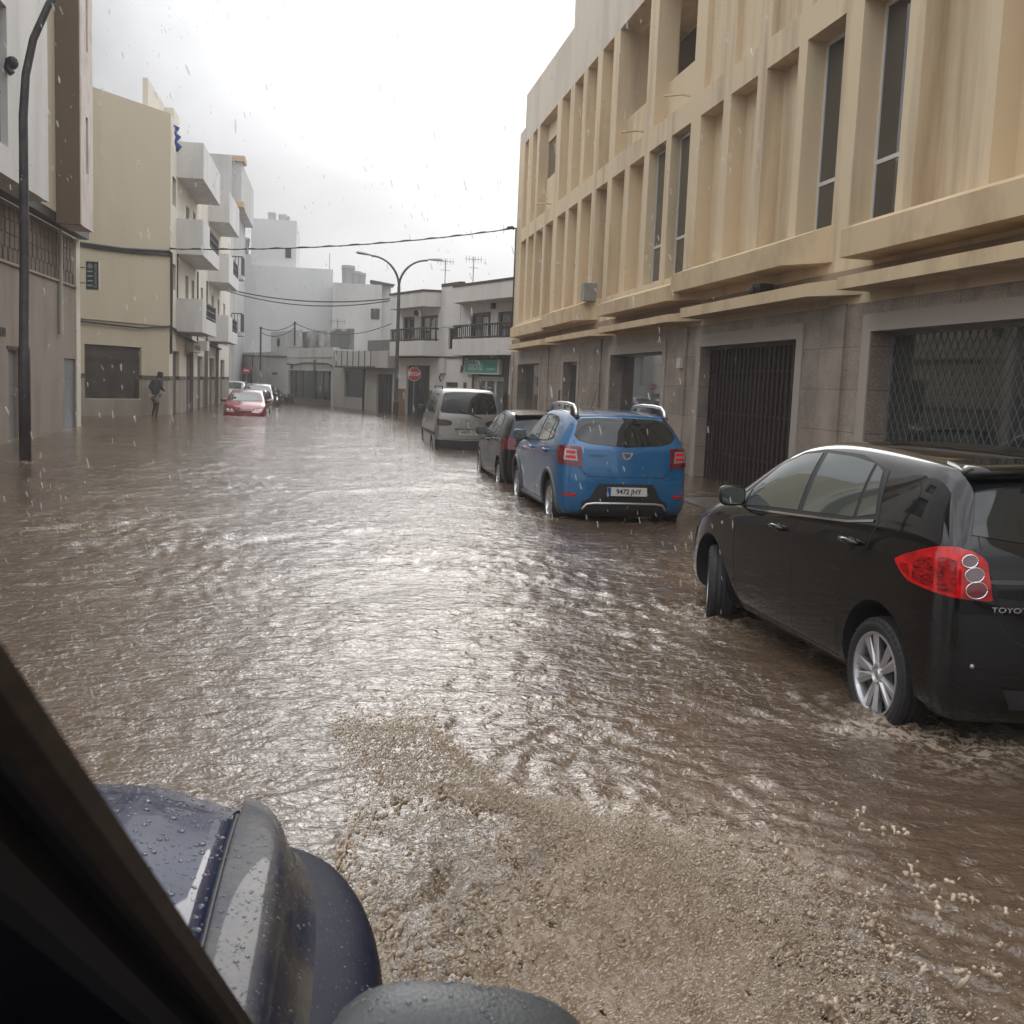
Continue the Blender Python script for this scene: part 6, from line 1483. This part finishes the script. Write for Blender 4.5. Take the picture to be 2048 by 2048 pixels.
    # windscreen pillar with its rubber strips
    P0 = Vector((-.05, .80, 1.20)); P1 = Vector((-.09, .30, 1.63)); d = (P1 - P0).normalized()
    e1 = Vector((-1, 0, 0)); e1 = (e1 - d * e1.dot(d)).normalized(); e2 = d.cross(e1)
    mid = (P0 + P1) / 2; 
    if e2.dot(Vector((0, 0, 1.7)) - mid) < 0: e2 = -e2
    a0 = P0 - d * .42; a1 = P1 + d * .55
    prof = [(.03, -.03), (0.0, -.004), (.004, .003), (.014, .005), (.024, .000), (.028, -.014), (.034, -.022), (.052, -.022), (.057, -.010), (.070, -.004), (.086, -.004), (.092, -.012), (.098, -.03), (.22, -.05), (.50, -.10)]
    segm = [0, 0, 0, 0, 1, 1, 1, 1, 2, 2, 2, 1, 1, 1]
    mats = [pm('weather_strip', (.055, .042, .034), .6, var=.4, vscale=60), M_ink, pm('pillar_trim', (.030, .031, .034), .55)]
    groups = {0: 'weather_strip', 1: 'pillar_gap', 2: 'pillar_trim'}
    for gi, nm in groups.items():
        m = MB()
        for i, s_ in enumerate(segm):
            if s_ != gi: continue
            q = []
            for (u, w) in (prof[i], prof[i + 1]):
                for c in (a0, a1): q.append(c + e1 * u + e2 * w)
            m.add([q[0], q[1], q[3], q[2]], [(0, 1, 2, 3)])
        L(m).build(nm if gi else 'weather_strip', mats[gi], V)
    # roof and door skin that keep the cabin dark
    m = MB(); m.box(-1.5, -.35, -1.5, .25, 1.95, 2.0); m.box(-1.52, -1.48, -1.5, .6, .9, 1.95); m.box(-1.5, -.35, -1.55, -1.5, .9, 1.95); L(m).build('cab_shell', M_ink, V)
    # door mirror housing with rain on it
    m = MB(); rings = []; n = 28
    cx, cy, cz = .135, .945, 1.018
    for i in range(15):
        ph = -PI / 2 + PI * i / 14; cphi = abs(math.cos(ph)) ** .55; sphi = math.copysign(abs(math.sin(ph)) ** .75, math.sin(ph)); ring = []
        for k in range(n):
            a = 2 * PI * k / n; ca = math.copysign(abs(math.cos(a)) ** .65, math.cos(a)); sa = math.copysign(abs(math.sin(a)) ** .65, math.sin(a))
            ring.append((cx + .135 * ca * cphi + .01 * sphi, cy + .062 * sphi, cz + (.108 - .02 * ca) * sa * cphi))
        rings.append(ring)
    v = [p for r_ in rings for p in r_]; f = [(i * n + k, i * n + (k + 1) % n, (i + 1) * n + (k + 1) % n, (i + 1) * n + k) for i in range(14) for k in range(n)]
    m.add(v, f); mo = L(m).build('door_mirror', pm('mirror_grey', (.055, .06, .062), .4, bump=.2, bscale=200), V, smooth=True)
    # beads of rain, each a flattened cap, on bonnet, wing and mirror
    dg = bpy.context.evaluated_depsgraph_get()
    R = np.random.RandomState(8); cen = []; sc = []; ro = []
    for o, cnt, (xa, xb, ya, yb), szs in ((bonnet, 2300, (-.62, -.151, .8, 2.12), (.0022, .5)), (wing, 1500, (-.14, -.01, .8, 2.13), (.0014, .4)), (flare, 900, (-.06, .16, 1.0, 2.1), (.0011, .35)), (mo, 150, (.0, .27, .88, 1.01), (.0024, .35))):
        me = o.data; bv = BVHTree.FromPolygons([q.co[:] for q in me.vertices], [tuple(p.vertices) for p in me.polygons])
        for k in range(cnt):
            x, y = R.uniform(xa, xb) + off.x, R.uniform(ya, yb) + off.y
            loc, nn, i, dd = bv.ray_cast(Vector((x, y, 2.5)), Vector((0, 0, -1)))
            if loc is None: continue
            if nn.z < 0: nn = -nn
            if nn.z < .25: continue
            r = min(math.exp(R.normal(math.log(szs[0]), szs[1])), .0075)
            q = nn.to_track_quat('Z', 'Y').to_matrix(); cen.append(loc[:]); sc.append((r * R.uniform(.9, 1.3), r, r * .42)); ro.append([list(a) for a in q])
    me = many('raindrops', np.array(cen), np.array(sc), np.array(ro), 2)
    dm = bpy.data.materials.new('water_bead'); dm.use_nodes = True; b = dm.node_tree.nodes['Principled BSDF']; b.inputs['Base Color'].default_value = (.8, .85, .95, 1); b.inputs['Roughness'].default_value = .02; b.inputs['IOR'].default_value = 1.33; b.inputs['Transmission Weight'].default_value = .92
    me.materials.append(dm); o = bpy.data.objects.new('raindrops', me); C.objects.link(o); o.parent = V; o['kind'] = 'stuff'
vehicle()

# ---------------------------------------------------------------- falling rain
def rain():
    R = np.random.RandomState(31); n = 4600
    y = 1.8 + R.rand(n) ** 1.5 * 22; x = y * R.uniform(-.62, .40, n) ; z = CAM_H + y * R.uniform(-.62, .42, n)
    k = (z > .05) & (x > -6.2) & (x < 6.6); x, y, z = x[k], y[k], z[k]; n = len(x)
    r = R.uniform(.0009, .0017, n) * (1 + y * .05)
    sc = np.stack([r, r, r * R.uniform(4, 8, n)], -1)
    ro = np.zeros((n, 3, 3))
    for i in range(n):
        ro[i] = np.array((Matrix.Rotation(R.normal(-.22, .10), 3, 'Y') @ Matrix.Rotation(R.normal(0, .1), 3, 'X')))
    me = many('rain', np.stack([x, y, z], -1), sc, ro, 1)
    me.materials.append(pm('rain_drop', (.75, .77, .80), .1, spec=.9, alpha=.32))
    o = bpy.data.objects.new('rain', me); C.objects.link(o); tag(o, 'rain falling across the whole street', 'rain', kind='stuff')
rain()

# ---------------------------------------------------------------- rain-laden air
m = MB(); m.box(-950, 950, -350, 950, -3, 45)
hz_ = bpy.data.materials.new('haze'); hz_.use_nodes = True; t = hz_.node_tree; t.nodes.clear()
o_ = t.nodes.new('ShaderNodeOutputMaterial'); v_ = t.nodes.new('ShaderNodeVolumePrincipled'); v_.inputs['Color'].default_value = (.97, .97, .98, 1); v_.inputs['Density'].default_value = .0014; v_.inputs['Anisotropy'].default_value = .3
t.links.new(v_.outputs[0], o_.inputs['Volume']); tag(m.build('haze', hz_), kind='stuff')
